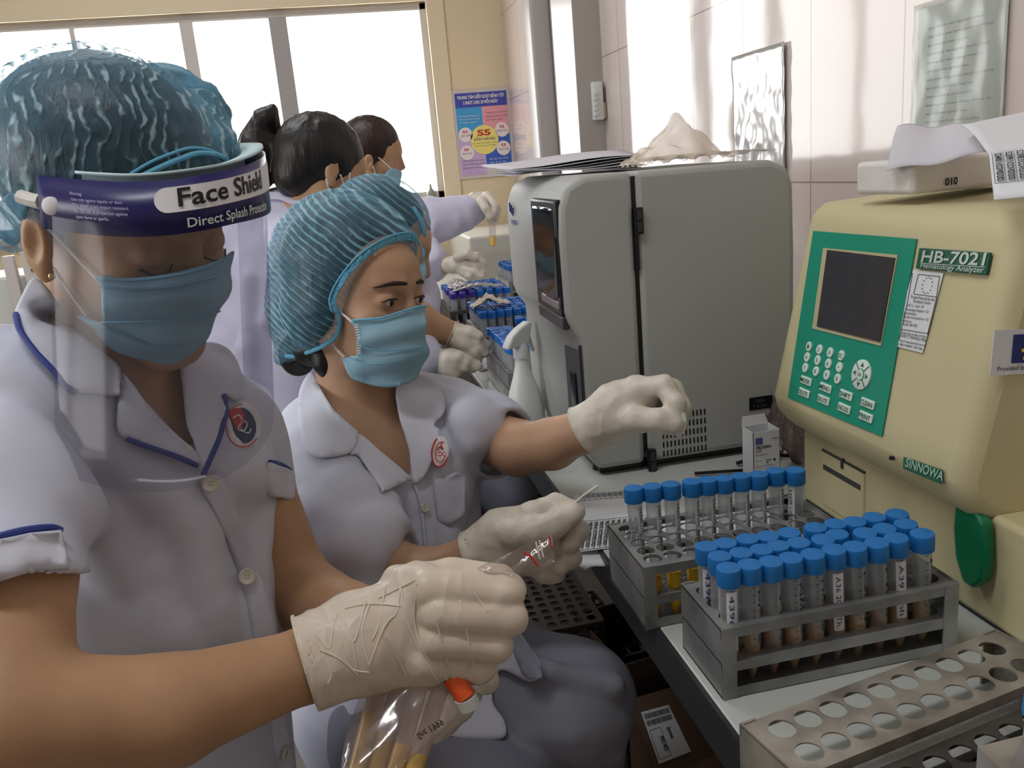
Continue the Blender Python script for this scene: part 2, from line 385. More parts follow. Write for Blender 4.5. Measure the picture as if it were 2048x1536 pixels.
for (a, b_) in (((1272, 415), (1280, 468)), ((1298, 898), (1308, 944))):
    p, q = ony(*a, Y0), ony(*b_, Y0); xc = (p[0]+q[0])/2
    h = MB().box(xc-.006, xc+.006, Y0-.006, Y0+.004, q[2], p[2], .001).build('hinge', M['black'], g)
    zz = (p[2]+q[2])/2
    MB().box(xc-.0035, xc+.003, Y0-.009, Y0-.005, zz+.001, p[2]-.003, .001).box(xc-.0035, xc+.003, Y0-.009, Y0-.005, q[2]+.003, zz-.001, .001).build('hinge_pin', M['dark_grey'], h)
# door-latch seam strip
p = ony(1268, 470, Y0)
MB().box(seam-.003, seam+.002, Y0-.0025, Y0+.004, 1.095, 1.146).build('seam_strip', M['black'], g)
# vent: four-and-a-bit rows of upright slots
b = MB()
for r_ in range(5):
    for c in range(12):
        x = .4245+c*.00595; z = .8225+r_*.0138
        b.box(x-.0013, x+.0013, Y0-.0008, Y0+.002, z-.0048, z+.0048, .0008, 1)
b.build('vent_slots', M['black'], g)
b = MB().box(.5605, .5975, Y0-.0012, Y0+.001, .8695, .8885); lab = b.build('rating_plate', M['black'], g)
lettering([('250V', (.571, Y0-.0014, .880), (1, 0, 0), (0, 0, 1), .0048), ('T 3.15A', (.566, Y0-.0014, .8725), (1, 0, 0), (0, 0, 1), .0048)], mat('grey_ink', (110, 110, 112), .6), lab)
# front recesses (facing -X)
fx = .289
def xface(y0, y1, z0, z1, m, name, x=fx, d=.012, bev=.006, par=g): return MB().box(x-.0015, x+d, y0, y1, z0, z1).build(name, m, par, bevel=bev)
xface(1.126, 1.272, 1.040, 1.200, M['black'], 'display_surround', bev=.004)
xface(1.136, 1.262, 1.062, 1.192, M['black_gloss'], 'display_recess', x=fx-.001)
MB().prism([(fx-.0035, 1.135, 1.068), (fx-.0035, 1.132, 1.150), (fx-.0035, 1.150, 1.082), (fx-.0035, 1.205, 1.062), (fx-.0035, 1.200, 1.055)], (.002, 0, 0)).build('display_rim', M['dark_grey'], g)
MB().box(fx-.004, fx, 1.135, 1.235, 1.050, 1.062, .002).build('lower_tray', mat('satin_grey', (150, 150, 158), .25, .4), g)
MB().prism([(.3065, 1.20, .985), (.3065, 1.13, .990), (.3065, 1.122, 1.0), (.3065, 1.122, .85), (.3065, 1.16, .845), (.3065, 1.20, .885)], (.004, 0, 0)).build('sampler_recess', M['dark_grey'], g)
MB().box(.3045, .308, 1.145, 1.175, .895, .955, .002).build('sampler_window', M['black_gloss'], g)
MB().box(.288, .2975, 1.126, 1.272, 1.022, 1.041).build('recess_lip', M['dark_grey'], g, bevel=.003)
# maker's mark: three small swooshes and word
q = onx(1019, 408, fx-.0005)
b = MB()
for k in range(3):
    y = q[1]-k*.011; b.prism([(fx-.002, y, q[2]-k*.004), (fx-.002, y-.007, q[2]+.003-k*.004), (fx-.002, y-.003, q[2]-.013-k*.003)], (.002, 0, 0))
b.build('maker_mark', M['ink_navy'], g)
lettering([('sysmex', (fx-.0015, q[1]-.008, q[2]-.032), (0, -1, 0), (0, 0, 1), .0105, .042, .02)], M['ink_navy'], g)
for x in (.34, .60):
    for y in (1.16, 1.43): MB().lathe([(.014, .80), (.012, .813)], 16, (x, y, 0)).build('foot', M['black'], g)
# dark underside trim
ext([(.33, .803), (.61, .803), (.61, .815), (.33, .815)], Y0+.015, Y1-.01).build('base_plate', M['black'], g)

# things on top of it
t = empty('paper_stack', (.37, 1.35, 1.23), 'stack of curled grey-edged printed sheets lying on the grey analyser', 'papers')
for k in range(7):
    ph = k*.7
    def fn(u, v, k=k, ph=ph): return (0, 0, .006*math.sin(u*3+ph*.2)*.4 + (.007*(1-u)**3 if k > 3 else .002*(1-u)**2) + .003*math.sin(v*5+ph))
    z = 1.2335+k*.0026
    dx = .004*math.sin(k*2.1); dy = .004*math.cos(k*1.7)
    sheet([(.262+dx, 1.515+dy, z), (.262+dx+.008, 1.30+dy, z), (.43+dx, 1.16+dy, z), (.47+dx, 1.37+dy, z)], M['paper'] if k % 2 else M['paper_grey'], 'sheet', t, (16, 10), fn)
def crumple(seed, amp):
    r = np.random.default_rng(seed); K = r.uniform(-1, 1, (9, 2))*[18, 18]; PH = r.uniform(0, 6, 9)
    return lambda u, v: (0, 0, amp*sum(abs(math.sin(K[i, 0]*u+K[i, 1]*v+PH[i])) for i in range(9))/9)
bagm = clear_mat('crinkled_bag', (244, 244, 244), .6, .18, haze=.35, hazecol=(240, 236, 230))
o = sheet([(.41, 1.46, 1.231), (.44, 1.15, 1.231), (.62, 1.14, 1.231), (.62, 1.46, 1.231)], bagm, 'plastic_sleeve', None, (28, 28), crumple(3, .016), .0003)
prep(o, 'thin clear crinkled plastic sleeve spread over the grey analyser top', 'plastic sleeve')
pk = [onx(1300, 312, .50), onx(1296, 268, .50), onx(1340, 254, .52), onx(1392, 318, .56)]
def fnb(u, v): r = math.hypot(u-.5, v-.5); return (.0, .0, max(0, .042*(1-2.0*r))*(1+.25*math.sin(9*u+4*v))+.006*abs(math.sin(14*u))+.004*abs(math.sin(17*v+2)))
bc = onz(1342, 322, 1.24)
o = sheet([(bc[0]-.05, bc[1]-.06, 1.236), (bc[0]+.05, bc[1]-.07, 1.236), (bc[0]+.05, bc[1]+.06, 1.236), (bc[0]-.04, bc[1]+.06, 1.236)], mat('cream_bag', (236, 222, 200), .35, alpha=.30, bump=.002, bscale=60), 'plastic_bag', None, (24, 24), fnb, .0004)
prep(o, 'small crumpled cream plastic bag standing up on the grey analyser', 'plastic bag')

# ================================================================== BEIGE ANALYSER
h = empty('hematology_analyser', (.7, .75, .8), 'beige hematology analyser with green keypad panel and grey screen', 'analyser')
HX0, HX1 = .505, .835; HY0, HY1 = .610, .952
prof = [(.556, 1.166), (.573, 1.176), (.83, 1.185), (.835, 1.17), (.835, .90), (.56, .895), (.53, .905), (.508, .925), (.505, .945), (.512, .975)]
MB().prism([(x, HY0, z) for x, z in prof], (0, HY1-HY0, 0)).build('upper_housing', M['beige'], h, bevel=.027)
MB().box(.54, .83, .50, .935, .803, .91).build('base_housing', M['beige'], h, bevel=.006)
MB().box(.543, .827, .503, .932, .799, .806).build('base_gasket', M['black'], h)
# front plane of the leaning face
FO = np.array([.512, .75, .975]); FN = nrm(np.array([-(1.166-.975), 0, .556-.512])); FU = nrm(np.array([.556-.512, 0, 1.166-.975])); FR = np.array([0, -1., 0])
def fp(px, py, off=.001): return onpl(px, py, FO+FN*off, FN)
def fpatch(pxs, m, name, par, off=.0008, th=.0012):
    P = [fp(x, y, off) for x, y in pxs]; return MB().prism(P, tuple(FN*th)).build(name, m, par)
panel = fpatch([(1628, 462), (1835, 478), (1765, 873), (1577, 795)], M['green'], 'keypad_panel', h)
fpatch([(1648, 496), (1797, 510), (1763, 692), (1626, 657)], M['beige_dark'], 'screen_bezel', h, .002)
fpatch([(1656, 500), (1791, 516), (1761, 684), (1635, 653)], M['lcd'], 'screen', h, .0034)
def zp(x, y): return (1540+x/2.478, 380+y/2.478)   # reading of the close-up
keys = [((193, 775), '1'), ((245, 790), '2'), ((298, 805), '3'), ((353, 820), 'ESC'), ((184, 828), '4'), ((236, 843), '5'), ((289, 860), '6'), ((344, 878), '.'), ((175, 880), '7'), ((228, 898), '8'), ((281, 916), '9'), ((335, 935), '0')]
for (x, y), s in keys:
    c = fp(*zp(x, y), .003); k = MB().lathe([(.0057, 0), (.0057, .0014), (.0051, .0019)], 18, c-FN*.001, FN).build('round_key', M['key'], panel, smooth=True)
    w = .0022 if len(s) == 1 else .006
    if s != '.': lettering([(s, c+FN*.0011-FR*w*.65-FU*.0023, FR, FU, .0046, w*1.3)], M['ink_green'], k)
    else: MB().lathe([(.0006, 0), (.0006, .0004)], 8, c+FN*.0012, FN).build('dot', M['ink_green'], k)
# round cursor pad
c = fp(*zp(452, 915), .003)
pad = MB().lathe([(.0160, 0), (.0160, .0014), (.0152, .0019)], 36, c-FN*.001, FN).build('cursor_pad', M['key'], panel, smooth=True)
b = MB()
for a in (45, 135):
    d1 = FR*math.cos(math.radians(a))+FU*math.sin(math.radians(a)); d2 = np.cross(FN, d1); b.obox(c+FN*.0010, (d1, d2, FN), (.0156, .0005, .0003))
for a in (0, 90, 180, 270):
    d1 = FR*math.cos(math.radians(a))+FU*math.sin(math.radians(a)); d2 = np.cross(FN, d1); e = c+FN*.0010+d1*.0098
    b.prism([e+d1*.0030, e-d1*.0012+d2*.0026, e-d1*.0012-d2*.0026], tuple(FN*.0003))
b.build('arrow_marks', M['ink_green'], pad)
k = MB().lathe([(.0056, 0), (.0056, .0028)], 20, c-FN*.001, FN).build('ok_key', M['key'], pad, smooth=True)
MB().lathe([(.0064, 0), (.0064, .0020)], 20, c-FN*.0005, FN).build('ok_ring', M['green'], pad)
lettering([('OK', c+FN*.0020-FR*.0032-FU*.0020, FR, FU, .0040, .0064)], M['ink_green'], k)
for (x, y), s in (((180, 945), 'MODE'), ((276, 980), 'MENU'), ((378, 1016), 'SHIFT'), ((485, 1058), 'CLEAN'), ((170, 1005), 'DELETE'), ((266, 1040), 'DILUTE'), ((368, 1082), 'UNCLOG'), ((476, 1124), 'PRINT')):
    c = fp(*zp(x, y), .003); k = MB().obox(c, (FR, FU, FN), (.0112, .0046, .0012), .001).build('label_key', M['key'], panel)
    lettering([(s, c+FN*.0014-FR*.0098-FU*.0026, FR, FU, .0052, .0190, .01)], M['ink_green'], k)
# name badge
def badge(pxs, m, name, off=.0015, th=.003, bev=.0008): return MB().prism([fp(x, y, off) for x, y in pxs], tuple(FN*th)).build(name, m, h, bevel=bev)
bd = badge([zp(752, 288), zp(1105, 312), zp(1082, 424), zp(733, 390)], M['green_dark'], 'name_badge')
o1 = fp(*zp(748, 356), .0048); o1b = fp(*zp(1062, 374), .0048); o2 = fp(*zp(746, 385), .0048); o2b = fp(*zp(1058, 410), .0048); ln = fp(*zp(746, 364), .0048), fp(*zp(1066, 383), .0048)
lettering([('HB-7021', o1, o1b-o1, FU, .0112, np.linalg.norm(o1b-o1), .02), ('Hematology Analyzer', o2, o2b-o2, FU, .0050, np.linalg.norm(o2b-o2), .01)], M['silver_ink'], bd)
MB().tube([ln[0], ln[1]], .0004, 6).build('underline', M['silver_ink'], bd)
sb = badge([zp(668, 1322), zp(860, 1388), zp(852, 1458), zp(666, 1382)], M['ink_green'], 'maker_badge', th=.002)
o1 = fp(*zp(670, 1368), .0040); o1b = fp(*zp(856, 1442), .0040)
lettering([('SINNOWA', o1, o1b-o1, FU, .0086, np.linalg.norm(o1b-o1), .02)], M['green_dark'] if 0 else mat('dull_silver', (150, 190, 170), .5), sb)
# EU sticker
P = [zp(712, 395), zp(862, 412), zp(758, 808), zp(612, 772)]
st = MB().prism([fp(x, y, .0012) for x, y in P], tuple(FN*.0006)).build('project_sticker', M['paper'], h)
def fline(x, y, x2, y2, r=.0003, off=.0022): return [fp(*zp(x, y), off), fp(*zp(x2, y2), off)]
b = MB()
for q in ((735, 418, 840, 428), (840, 428, 825, 530), (825, 530, 712, 515), (712, 515, 735, 418), (706, 412, 680, 560), (650, 690, 788, 712), (826, 530, 780, 715), (680, 560, 640, 740)): b.tube(fline(*q), .00028, 4)
cx, cy = zp(779, 473)
for k in range(12):
    a = k*math.pi/6; e = fp(cx, cy, .0022)+FR*.0068*math.cos(a)+FU*.0078*math.sin(a); b.lathe([(.0006, 0), (.0006, .0003)], 6, e, FN)
b.build('sticker_outline', M['ink'], st)
tx = []
for x, y, x2, y2, s, hh in ((698, 527, 815, 543, 'Project financed by the', .0030), (712, 548, 795, 560, 'European Union', .0030), (678, 568, 760, 577, 'LOT: 2 - Item: 34', .0027), (672, 588, 785, 602, 'Hematology Analyzer < 22', .0027), (665, 606, 725, 614, 'parameters', .0027), (660, 624, 785, 641, 'May phan tich huyet hoc < 22', .0027), (658, 644, 700, 650, 'thong so', .0027), (656, 662, 730, 672, 'Model: HB-7021', .0027), (650, 702, 775, 726, 'Cung cap va bao tri boi:', .0027), (646, 718, 772, 745, 'CONG TY TNHH BAO MINH', .0030), (640, 742, 770, 768, 'Http://www.baominh.com.vn', .0025), (636, 760, 755, 786, '(+84) 4 38398 / 3975 462', .0025)):
    a, b_ = fp(*zp(x, y+8), .0020), fp(*zp(x2, y2+8), .0020); tx.append((s, a, b_-a, FU, hh, np.linalg.norm(b_-a)))
lettering(tx, M['ink'], st)
# small LED / screw on front and paper slot of the base
c = fp(*zp(601, 1328), .001)
MB().lathe([(.0022, -.002), (.0022, .0012), (.0014, .0016)], 14, c, FN).build('indicator', M['black'], h, smooth=True)
bx = .5395
def bpx(x, y): return onx(*zp(x, y), bx)
a, b_ = bpx(262, 1395), bpx(470, 1480)
MB().box(bx-.0015, bx+.002, b_[1], a[1], .815, .885).build('printer_cover', M['beige'], h, bevel=.002)
MB().box(bx-.0022, bx, b_[1]+.006, a[1]-.004, .862, .868).build('finger_slot', M['dark_grey'], h); MB().box(bx-.0019, bx, b_[1], a[1], .884, .8865).box(bx-.003, bx, (a[1]+b_[1])/2-.003, (a[1]+b_[1])/2+.001, .876, .888).build('cover_gap', M['dark_grey'], h)
# green probe flap at lower right
c = onx(1962, 1085, bx-.002)
b = MB(); pts = []
for x, y in ((1930, 1004), (1968, 1010), (1990, 1045), (1993, 1120), (1987, 1160), (1965, 1174), (1945, 1160), (1930, 1110), (1926, 1050)): pts.append(onx(x, y, bx-.002))
b.prism(pts, (-.012, 0, 0)).build('green_flap', mat('deep_green', (8, 112, 72), .3), h, bevel=.004)
# sticker on near side
q = lambda x, y: ony(x, y, HY0-.0008)
sd = MB().prism([q(1988, 660), q(2120, 655), q(2120, 742), q(1979, 752)], (0, -.0006, 0)).build('side_sticker', M['paper'], h)
fl = MB().prism([q(2026, 669), q(2130, 664), q(2130, 722), q(2021, 726)], (0, -.0012, 0)).build('flag_print', mat('flag_blue', (30, 44, 112), .6), sd)
b = MB(); cc = q(2072, 696)
for k in range(12): a = k*math.pi/6; b.lathe([(.0018, 0), (.0018, .0004)], 5, (cc[0]+.014*math.cos(a), HY0-.0022, cc[2]+.014*math.sin(a)), (0, -1, 0))
b.build('stars', mat('star_yellow', (230, 210, 60), .6), fl)
o1 = q(1993, 742); lettering([('Provided by the European Union', (o1[0], HY0-.0016, o1[2]), q(2040, 739)-o1, (0, 0, 1), .0042, .078)], M['ink'], sd)
# foam box with marker number
fb = empty('foam_box', (.7, .75, 1.185), 'white foam block marked 010 lying on the beige analyser', 'foam box')
q = [onz(1721, 383, 1.186), onz(1826, 392, 1.186), onz(2000, 372, 1.186)]
ux = nrm(q[2]-q[1]); vy = nrm(q[0]-q[1]); vy = nrm(vy-ux*(vy@ux))
c0 = q[1]; Lx, Ly, Hz = .16, .085, .034
c0 = c0*1.0
def fbp(a, b_, z): return c0+ux*a+vy*b_+np.array([0, 0, z])
o = MB().prism([fbp(0, 0, .001), fbp(Lx, 0, .001), fbp(Lx, Ly, .001), fbp(0, Ly, .001)], (0, 0, Hz)).build('block', M['foam'], fb, bevel=.005)
pp = fbp(.038, -.0012, .007); lettering([('010', pp, ux, (0, 0, 1), .0075, .016, .03)], M['ink'], o)
# folded grey paper on the foam block and the hanging label strip
P0 = [fbp(-.012, .03, Hz+.006), fbp(.12, -.004, Hz+.006), fbp(.14, .07, Hz+.03), fbp(.02, .09, Hz+.03)]
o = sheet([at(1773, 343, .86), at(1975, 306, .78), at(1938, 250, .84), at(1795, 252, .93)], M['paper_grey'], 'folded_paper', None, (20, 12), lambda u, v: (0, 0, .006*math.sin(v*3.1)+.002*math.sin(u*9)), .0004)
prep(o, 'grey folded paper sheet bent over the foam block', 'paper')
ls = empty('label_sheet', (.7, .62, 1.2), 'white sheet of printed sample labels hanging down over the foam block at right', 'label sheet')
A, B_, C_, D_ = at(1925, 250, .80), at(2140, 205, .80), at(2140, 385, .66), at(1988, 400, .70)
E1, E2 = at(1978, 306, .735), at(2140, 280, .70)
s1 = sheet([A, B_, E2, E1], M['paper'], 'sheet', ls, (10, 8), lambda u, v: (0, 0, .002*math.sin(v*4)), .0004)
s2 = sheet([E1, E2, C_, D_], M['paper'], 'label_strip', ls, (8, 8), None, .0004)
dn = nrm(D_-E1); rt = nrm(C_-D_)
nn = np.cross(rt, dn); nn = nn if nn@(-CF) > 0 else -nn
items = []
for k, s in enumerate(('52400.1/COVID/2021', '52399.1/COVID/2021', '52398.1/COVID/2021', '52397.1/COVID/2021')):
    o_ = E1+dn*.003+rt*(.0045+k*.0085)+nn*.0008; items.append((s, o_, dn, -rt if np.cross(dn, -rt)@nn > 0 else rt, .0052, .0375, .03))
lettering(items, M['ink'], s2)
b = MB()
for k in range(5): o_ = E1+dn*.001+rt*(.0022+k*.0085)+nn*.0006; b.tube([o_, o_+dn*.0405], .00018, 4)
b.tube([E1+dn*.0415+rt*.002+nn*.0006, E1+dn*.0415+rt*.05+nn*.0006], .00018, 4)
b.build('label_outline', M['ink'], s2)

# wall sheets
def wallsheet(pts, label, name, seed, mm, lines):
    P = [onx(x, y, XW-.006) for x, y in pts]; y0, y1 = P[0][1], P[1][1]; z1 = (P[0][2]+P[1][2])/2; z0 = z1-.297
    w = empty(name, (XW, (y0+y1)/2, z0), label, 'wall notice'); cr = crumple(seed, .012)
    sheet([(XW-.003, y0, z1), (XW-.003, y1, z1), (XW-.003, y1, z0), (XW-.003, y0, z0)], M['paper'] if lines else mm, 'page', w, (2, 2), None, .0006)
    sheet([(XW-.012, y0+.006, z1+.006), (XW-.012, y1-.006, z1+.006), (XW-.012, y1-.006, z0-.006), (XW-.012, y0+.006, z0-.006)], clear_mat('sleeve_film', (242, 244, 242), .08, .25, haze=.13, hazecol=(222, 226, 220), fres=.10) if lines else clear_mat('silver_film', (235, 235, 235), 1.2, .16, haze=.45, fres=.4), 'plastic_sleeve', w, (26, 36), lambda u, v: (cr(u, v)[2]*.6, 0, 0), .0002)
    if lines:
        items = []; txt = ['quy trinh xet nghiem mau', 'tiep nhan mau benh pham tai phong', 'ghi so va dan nhan ong mau', 'kiem tra thong tin benh nhan', 'bao quan mau dung nhiet do']
        for i in range(22):
            L = .105+.025*math.sin(i*2.3); items.append((txt[i % 5], (XW-.0036, y0-.022, z1-.03-i*.0115), (0, -1, 0), (0, 0, 1), .0035, L))
        lettering(items, mat('faded_ink', (128, 134, 130), .7), w, lift=-.0)
wallsheet([(1467, 120), (1566, 91)], 'blank white notice in crinkled plastic sleeve taped to tiles above grey analyser', 'plastic_covered_notice', 5, mat('silver_sheet', (214, 210, 206), .45), False)
wallsheet([(1835, 0), (2014, -10)], 'printed document page in plastic sleeve on tiles above beige analyser', 'printed_notice', 8, None, True)

# poster on the cream pillar
P = {k: ony(x, y, YB-.004) for k, (x, y) in dict(a=(906, 181), b=(1017, 173), c=(1028, 352), d=(917, 358)).items()}
px0 = (P['a'][0]+P['d'][0])/2; px1 = (P['b'][0]+P['c'][0])/2; pz1 = (P['a'][2]+P['b'][2])/2; pz0 = (P['c'][2]+P['d'][2])/2
w_, h_ = px1-px0, pz1-pz0
po = empty('wall_poster', ((px0+px1)/2, YB, pz0), 'colourful printed health poster with yellow circle on the cream wall', 'poster')
MB().box(px0, px1, YB-.008, YB-.001, pz0, pz1, .002).build('frame', M['frame_white'], po)
def pq(u0, u1, v0, v1, rgb, name, lay=0): return MB().box(px0+u0*w_, px0+u1*w_, YB-.010-lay*.0006, YB-.0078, pz1-v1*h_, pz1-v0*h_).build(name, mat(name+'_print', rgb, .5), po)
pq(.04, .96, .04, .20, (70, 78, 170), 'title_band'); pq(.04, .50, .20, .52, (70, 160, 215), 'blue_quarter'); pq(.50, .96, .20, .52, (232, 160, 172), 'pink_quarter'); pq(.04, .50, .52, .96, (200, 170, 215), 'violet_quarter'); pq(.50, .96, .52, .88, (60, 100, 190), 'navy_quarter')
def pdisc(u, v, r, rgb, name): return MB().lathe([(r*w_, 0), (r*w_, .0012)], 28, (px0+u*w_, YB-.0115, pz1-v*h_), (0, 1, 0)).build(name, mat(name+'_print', rgb, .5), po)
pdisc(.5, .57, .25, (240, 226, 130), 'yellow_circle')
for u, v in ((.17, .50), (.83, .47), (.17, .70), (.83, .68)): pdisc(u, v, .125, (236, 224, 226), 'small_circle')
def pt(s, u, v, hh, wd, bold=0): return (s, (px0+u*w_, YB-.0125, pz1-v*h_), (1, 0, 0), (0, 0, 1), hh*h_, wd*w_, bold)
lettering([pt('TRUNG TÂM KIỂM SOÁT BỆNH TẬT', .08, .105, .035, .84, .03), pt('5 PHÚT CHO 5S MỖI NGÀY', .18, .165, .035, .62, .03), pt('luon sap xep dung vi tri', .08, .30, .018, .36), pt('thuan tien khi su dung', .08, .335, .018, .36), pt('va bao quan', .08, .37, .018, .3), pt('loai bo nhung gi', .57, .87-.22, .012, .01), pt('de tim de thay', .56, .80, .016, .34), pt('de tra lai', .56, .84, .016, .3)], M['white_ink'], po)
lettering([pt('S5', .38, .52, .065, .24, .03), pt('S1', .12, .48, .03, .08, .02), pt('S2', .79, .45, .03, .08, .02), pt('S4', .12, .68, .03, .08, .02), pt('S3', .79, .66, .03, .08, .02)], M['red_ink'], po, 'red_lettering')
lettering([pt('SẴN SÀNG', .31, .575, .03, .38, .01), pt('ren luyen thoi quen tu giac', .28, .61, .014, .44), pt('duy tri moi truong', .31, .64, .014, .38), pt('SẮP XẾP', .08, .52, .018, .18), pt('SÀNG LỌC', .73, .49, .018, .2), pt('SĂN SÓC', .08, .72, .018, .18), pt('SẠCH SẼ', .74, .70, .018, .18), pt('Y thuc ve viec loai bo vat', .56, .28, .018, .38), pt('khong can thiet ra khoi', .56, .32, .018, .38), pt('noi lam viec', .56, .36, .018, .3), pt('tuan thu cac tieu chuan', .07, .80, .018, .4), pt('duy tri thuong xuyen', .07, .84, .018, .4), pt('sap xep va ve sinh', .07, .88, .018, .36)], mat('poster_grey_ink', (96, 110, 120), .6), po, 'grey_lettering')

# bottle on the far window sill
p = ony(863, 392, YB-.015)
o = MB().lathe([(.022, 0), (.023, .004), (.022, .03), (.014, .04), (.006, .05), (.005, .066), (.002, .07)], 14, (p[0], YB-.015, WZ0)).build('sill_bottle', mat('grey_green_bottle', (132, 140, 126), .4), None, smooth=True)
prep(o, 'tiny grey-green bottle with pointed cap on the far window sill', 'bottle')

# ================================================================== RACKS AND TUBES
def rack(name, x0, x1, y0, y1, z0, hgt, nx, ny, label, group=None, r=.0092, m=None, hs=None, my=.012, mx=.012, rz=0, levels=(1.0, .52), base=True):
    m = m or M['steel']; R_ = empty(name, ((x0+x1)/2, (y0+y1)/2, z0), label, 'tube rack', group)
    L, Wd = x1-x0, y1-y0; hl = [(mx+(L-2*mx)*(i+.5)/nx, my/2+(Wd-my)*(j+.5)/ny) for i in range(nx) for j in range(ny)]
    T = Matrix.Translation(R_.location)
    def fin(b, n, mm=m):
        o = b.build(n, mm, None); o.parent = R_; return o
    cx, cy = (x0+x1)/2, (y0+y1)/2
    for lv in levels:
        z = hgt*lv
        b = MB().plate_holes((-L/2, -Wd/2, z), (1, 0, 0), (0, 1, 0), L, Wd, hl, r)
        b.box(-L/2, L/2, -Wd/2-.001, -Wd/2, z-.009, z); b.box(-L/2, L/2, Wd/2, Wd/2+.001, z-.009, z)
        fin(b, 'shelf')
    if base: fin(MB().box(-L/2, L/2, -Wd/2, Wd/2, .001, .0025).box(-L/2, L/2, -Wd/2-.001, -Wd/2, .001, .010).box(-L/2, L/2, Wd/2, Wd/2+.001, .001, .010), 'bottom_plate')
    for sx in (-1, 1):
        b = MB().box(sx*L/2-.0012*(sx > 0), sx*L/2+.0012*(sx < 0), -Wd/2, Wd/2, 0, hgt+.002)
        for sy in (-1, 1):
            b.box(sx*L/2-(.013 if sx > 0 else 0), sx*L/2+(.013 if sx < 0 else 0), sy*(Wd/2+.001)-.001, sy*(Wd/2+.001)+.001, 0, hgt+.001)
        fin(b, 'end_plate')
    R_.rotation_euler = (0, 0, rz)
    return R_
def tube_proto(cap, capmat, tubemat, liquid, seg=20, lab=0, H=.109, r=.0077):
    R_ = empty('sample_tube', (0, 0, 0))
    def add(b, n, m, par=R_, s=True):
        o = b.build(n, m, None, smooth=s); o.parent = par; return o
    prof = [(.0006, 0), (.003, .004), (r*.94, .020), (r, .025), (r, H-.010)]
    t = add(MB().lathe(prof, seg, cap=False), 'tube_wall', tubemat)
    cp = [(r+.0024, H-.013), (r+.0026, H-.011), (r+.0026, H+.0005), (r+.0021, H+.0022), (r+.0006, H+.0026), (.001, H+.0026)]
    add(MB().lathe(cp, seg), 'screw_cap', capmat)
    if liquid:
        hh, m = liquid; add(MB().lathe([(.0004, .001), (.0026, .0045), (r*.86, .020), (r*.9, .025), (r*.9, hh)], 14), 'sample_liquid', m)
    if lab == 1:   # graduations
        b = MB()
        for k in range(11):
            z = .030+k*.007; a0 = -1.75
            for s_ in range(3):
                a = a0+s_*.09; 
                b.obox(((r+.0001)*math.cos(a), (r+.0001)*math.sin(a), z), ((math.cos(a), math.sin(a), 0), (-math.sin(a), math.cos(a), 0), (0, 0, 1)), (.0001, .0005, .0002))
        add(b, 'scale_marks', M['ink'], t, False)
    return R_
def wrap_label(par, r, a0, a1, z0, z1, m, txt, tm, seed, name='paper_label'):
    V = []; F = []; n = 8
    for i in range(n+1):
        a = a0+(a1-a0)*i/n; V += [((r+.0003)*math.cos(a), (r+.0003)*math.sin(a), z0), ((r+.0003)*math.cos(a), (r+.0003)*math.sin(a), z1)]
    for i in range(n): F.append((2*i, 2*i+2, 2*i+3, 2*i+1))
    o = link_mesh(name, raw(V, F), m, None); o.parent = par
    if txt:
        T, TF = text_data(txt); w0 = T[:, 0].max()-T[:, 0].min(); q = []
        hgt_ = (a1-a0)*r*.45
        for x, y, _ in T:
            zz = z1-.003-(x-T[:, 0].min())/w0*(z1-z0-.006); a = a0+(a1-a0)*.25+(y/.72)*hgt_/r
            q.append(((r+.0006)*math.cos(a), (r+.0006)*math.sin(a), zz))
        o2 = link_mesh('handwriting' if seed else 'printed_text', raw(q, TF), tm, None, smooth=False); o2.parent = o
    return o
clr = M['tube']
protoA = [tube_proto(0, M['cap_blue'], clr, (.046, M['urine']), lab=1), tube_proto(0, M['cap_blue'], clr, (.040, M['urine']), lab=1), tube_proto(0, M['cap_blue'], clr, (.050, M['urine_red']), lab=0)]
protoB = tube_proto(0, M['cap_blue'], clr, None, lab=0)
far = tube_proto(0, M['cap_blue_far'], M['tube_far'], None, seg=10)
farp = tube_proto(0, M['cap_purple'], M['tube_far'], None, seg=10)
used = set()
def place(proto, loc, label, group=None, tilt=(0, 0), rz=0):
    o = copy_tree(proto); o.location = loc; o.rotation_euler = (tilt[0], tilt[1], rz); prep(o, label, 'sample tube', group); return o
rackA = rack('tube_rack', .2645, .486, .586, .668, .80, .066, 10, 3, 'steel wire-edged tube rack filled with thirty capped tubes, front of bench', mx=.006)
capsA = [[(1459, 1136), (1503, 1131), (1548, 1127), (1587, 1119), (1632, 1112), (1672, 1101), (1717, 1097), (1762, 1090), (1796, 1077), (1850, 1069)],
         [(1441, 1113), (1481, 1107), (1524, 1101), (1565, 1095), (1608, 1090), (1643, 1080), (1692, 1076), (1729, 1068), (1766, 1057), (1820, 1051)],
         [(1420, 1095), (1460, 1090), (1503, 1080), (1543, 1076), (1585, 1069), (1637, 1058), (1668, 1048), (1712, 1047), (1752, 1036), (1792, 1029)]]
rows = ['front', 'middle', 'back']
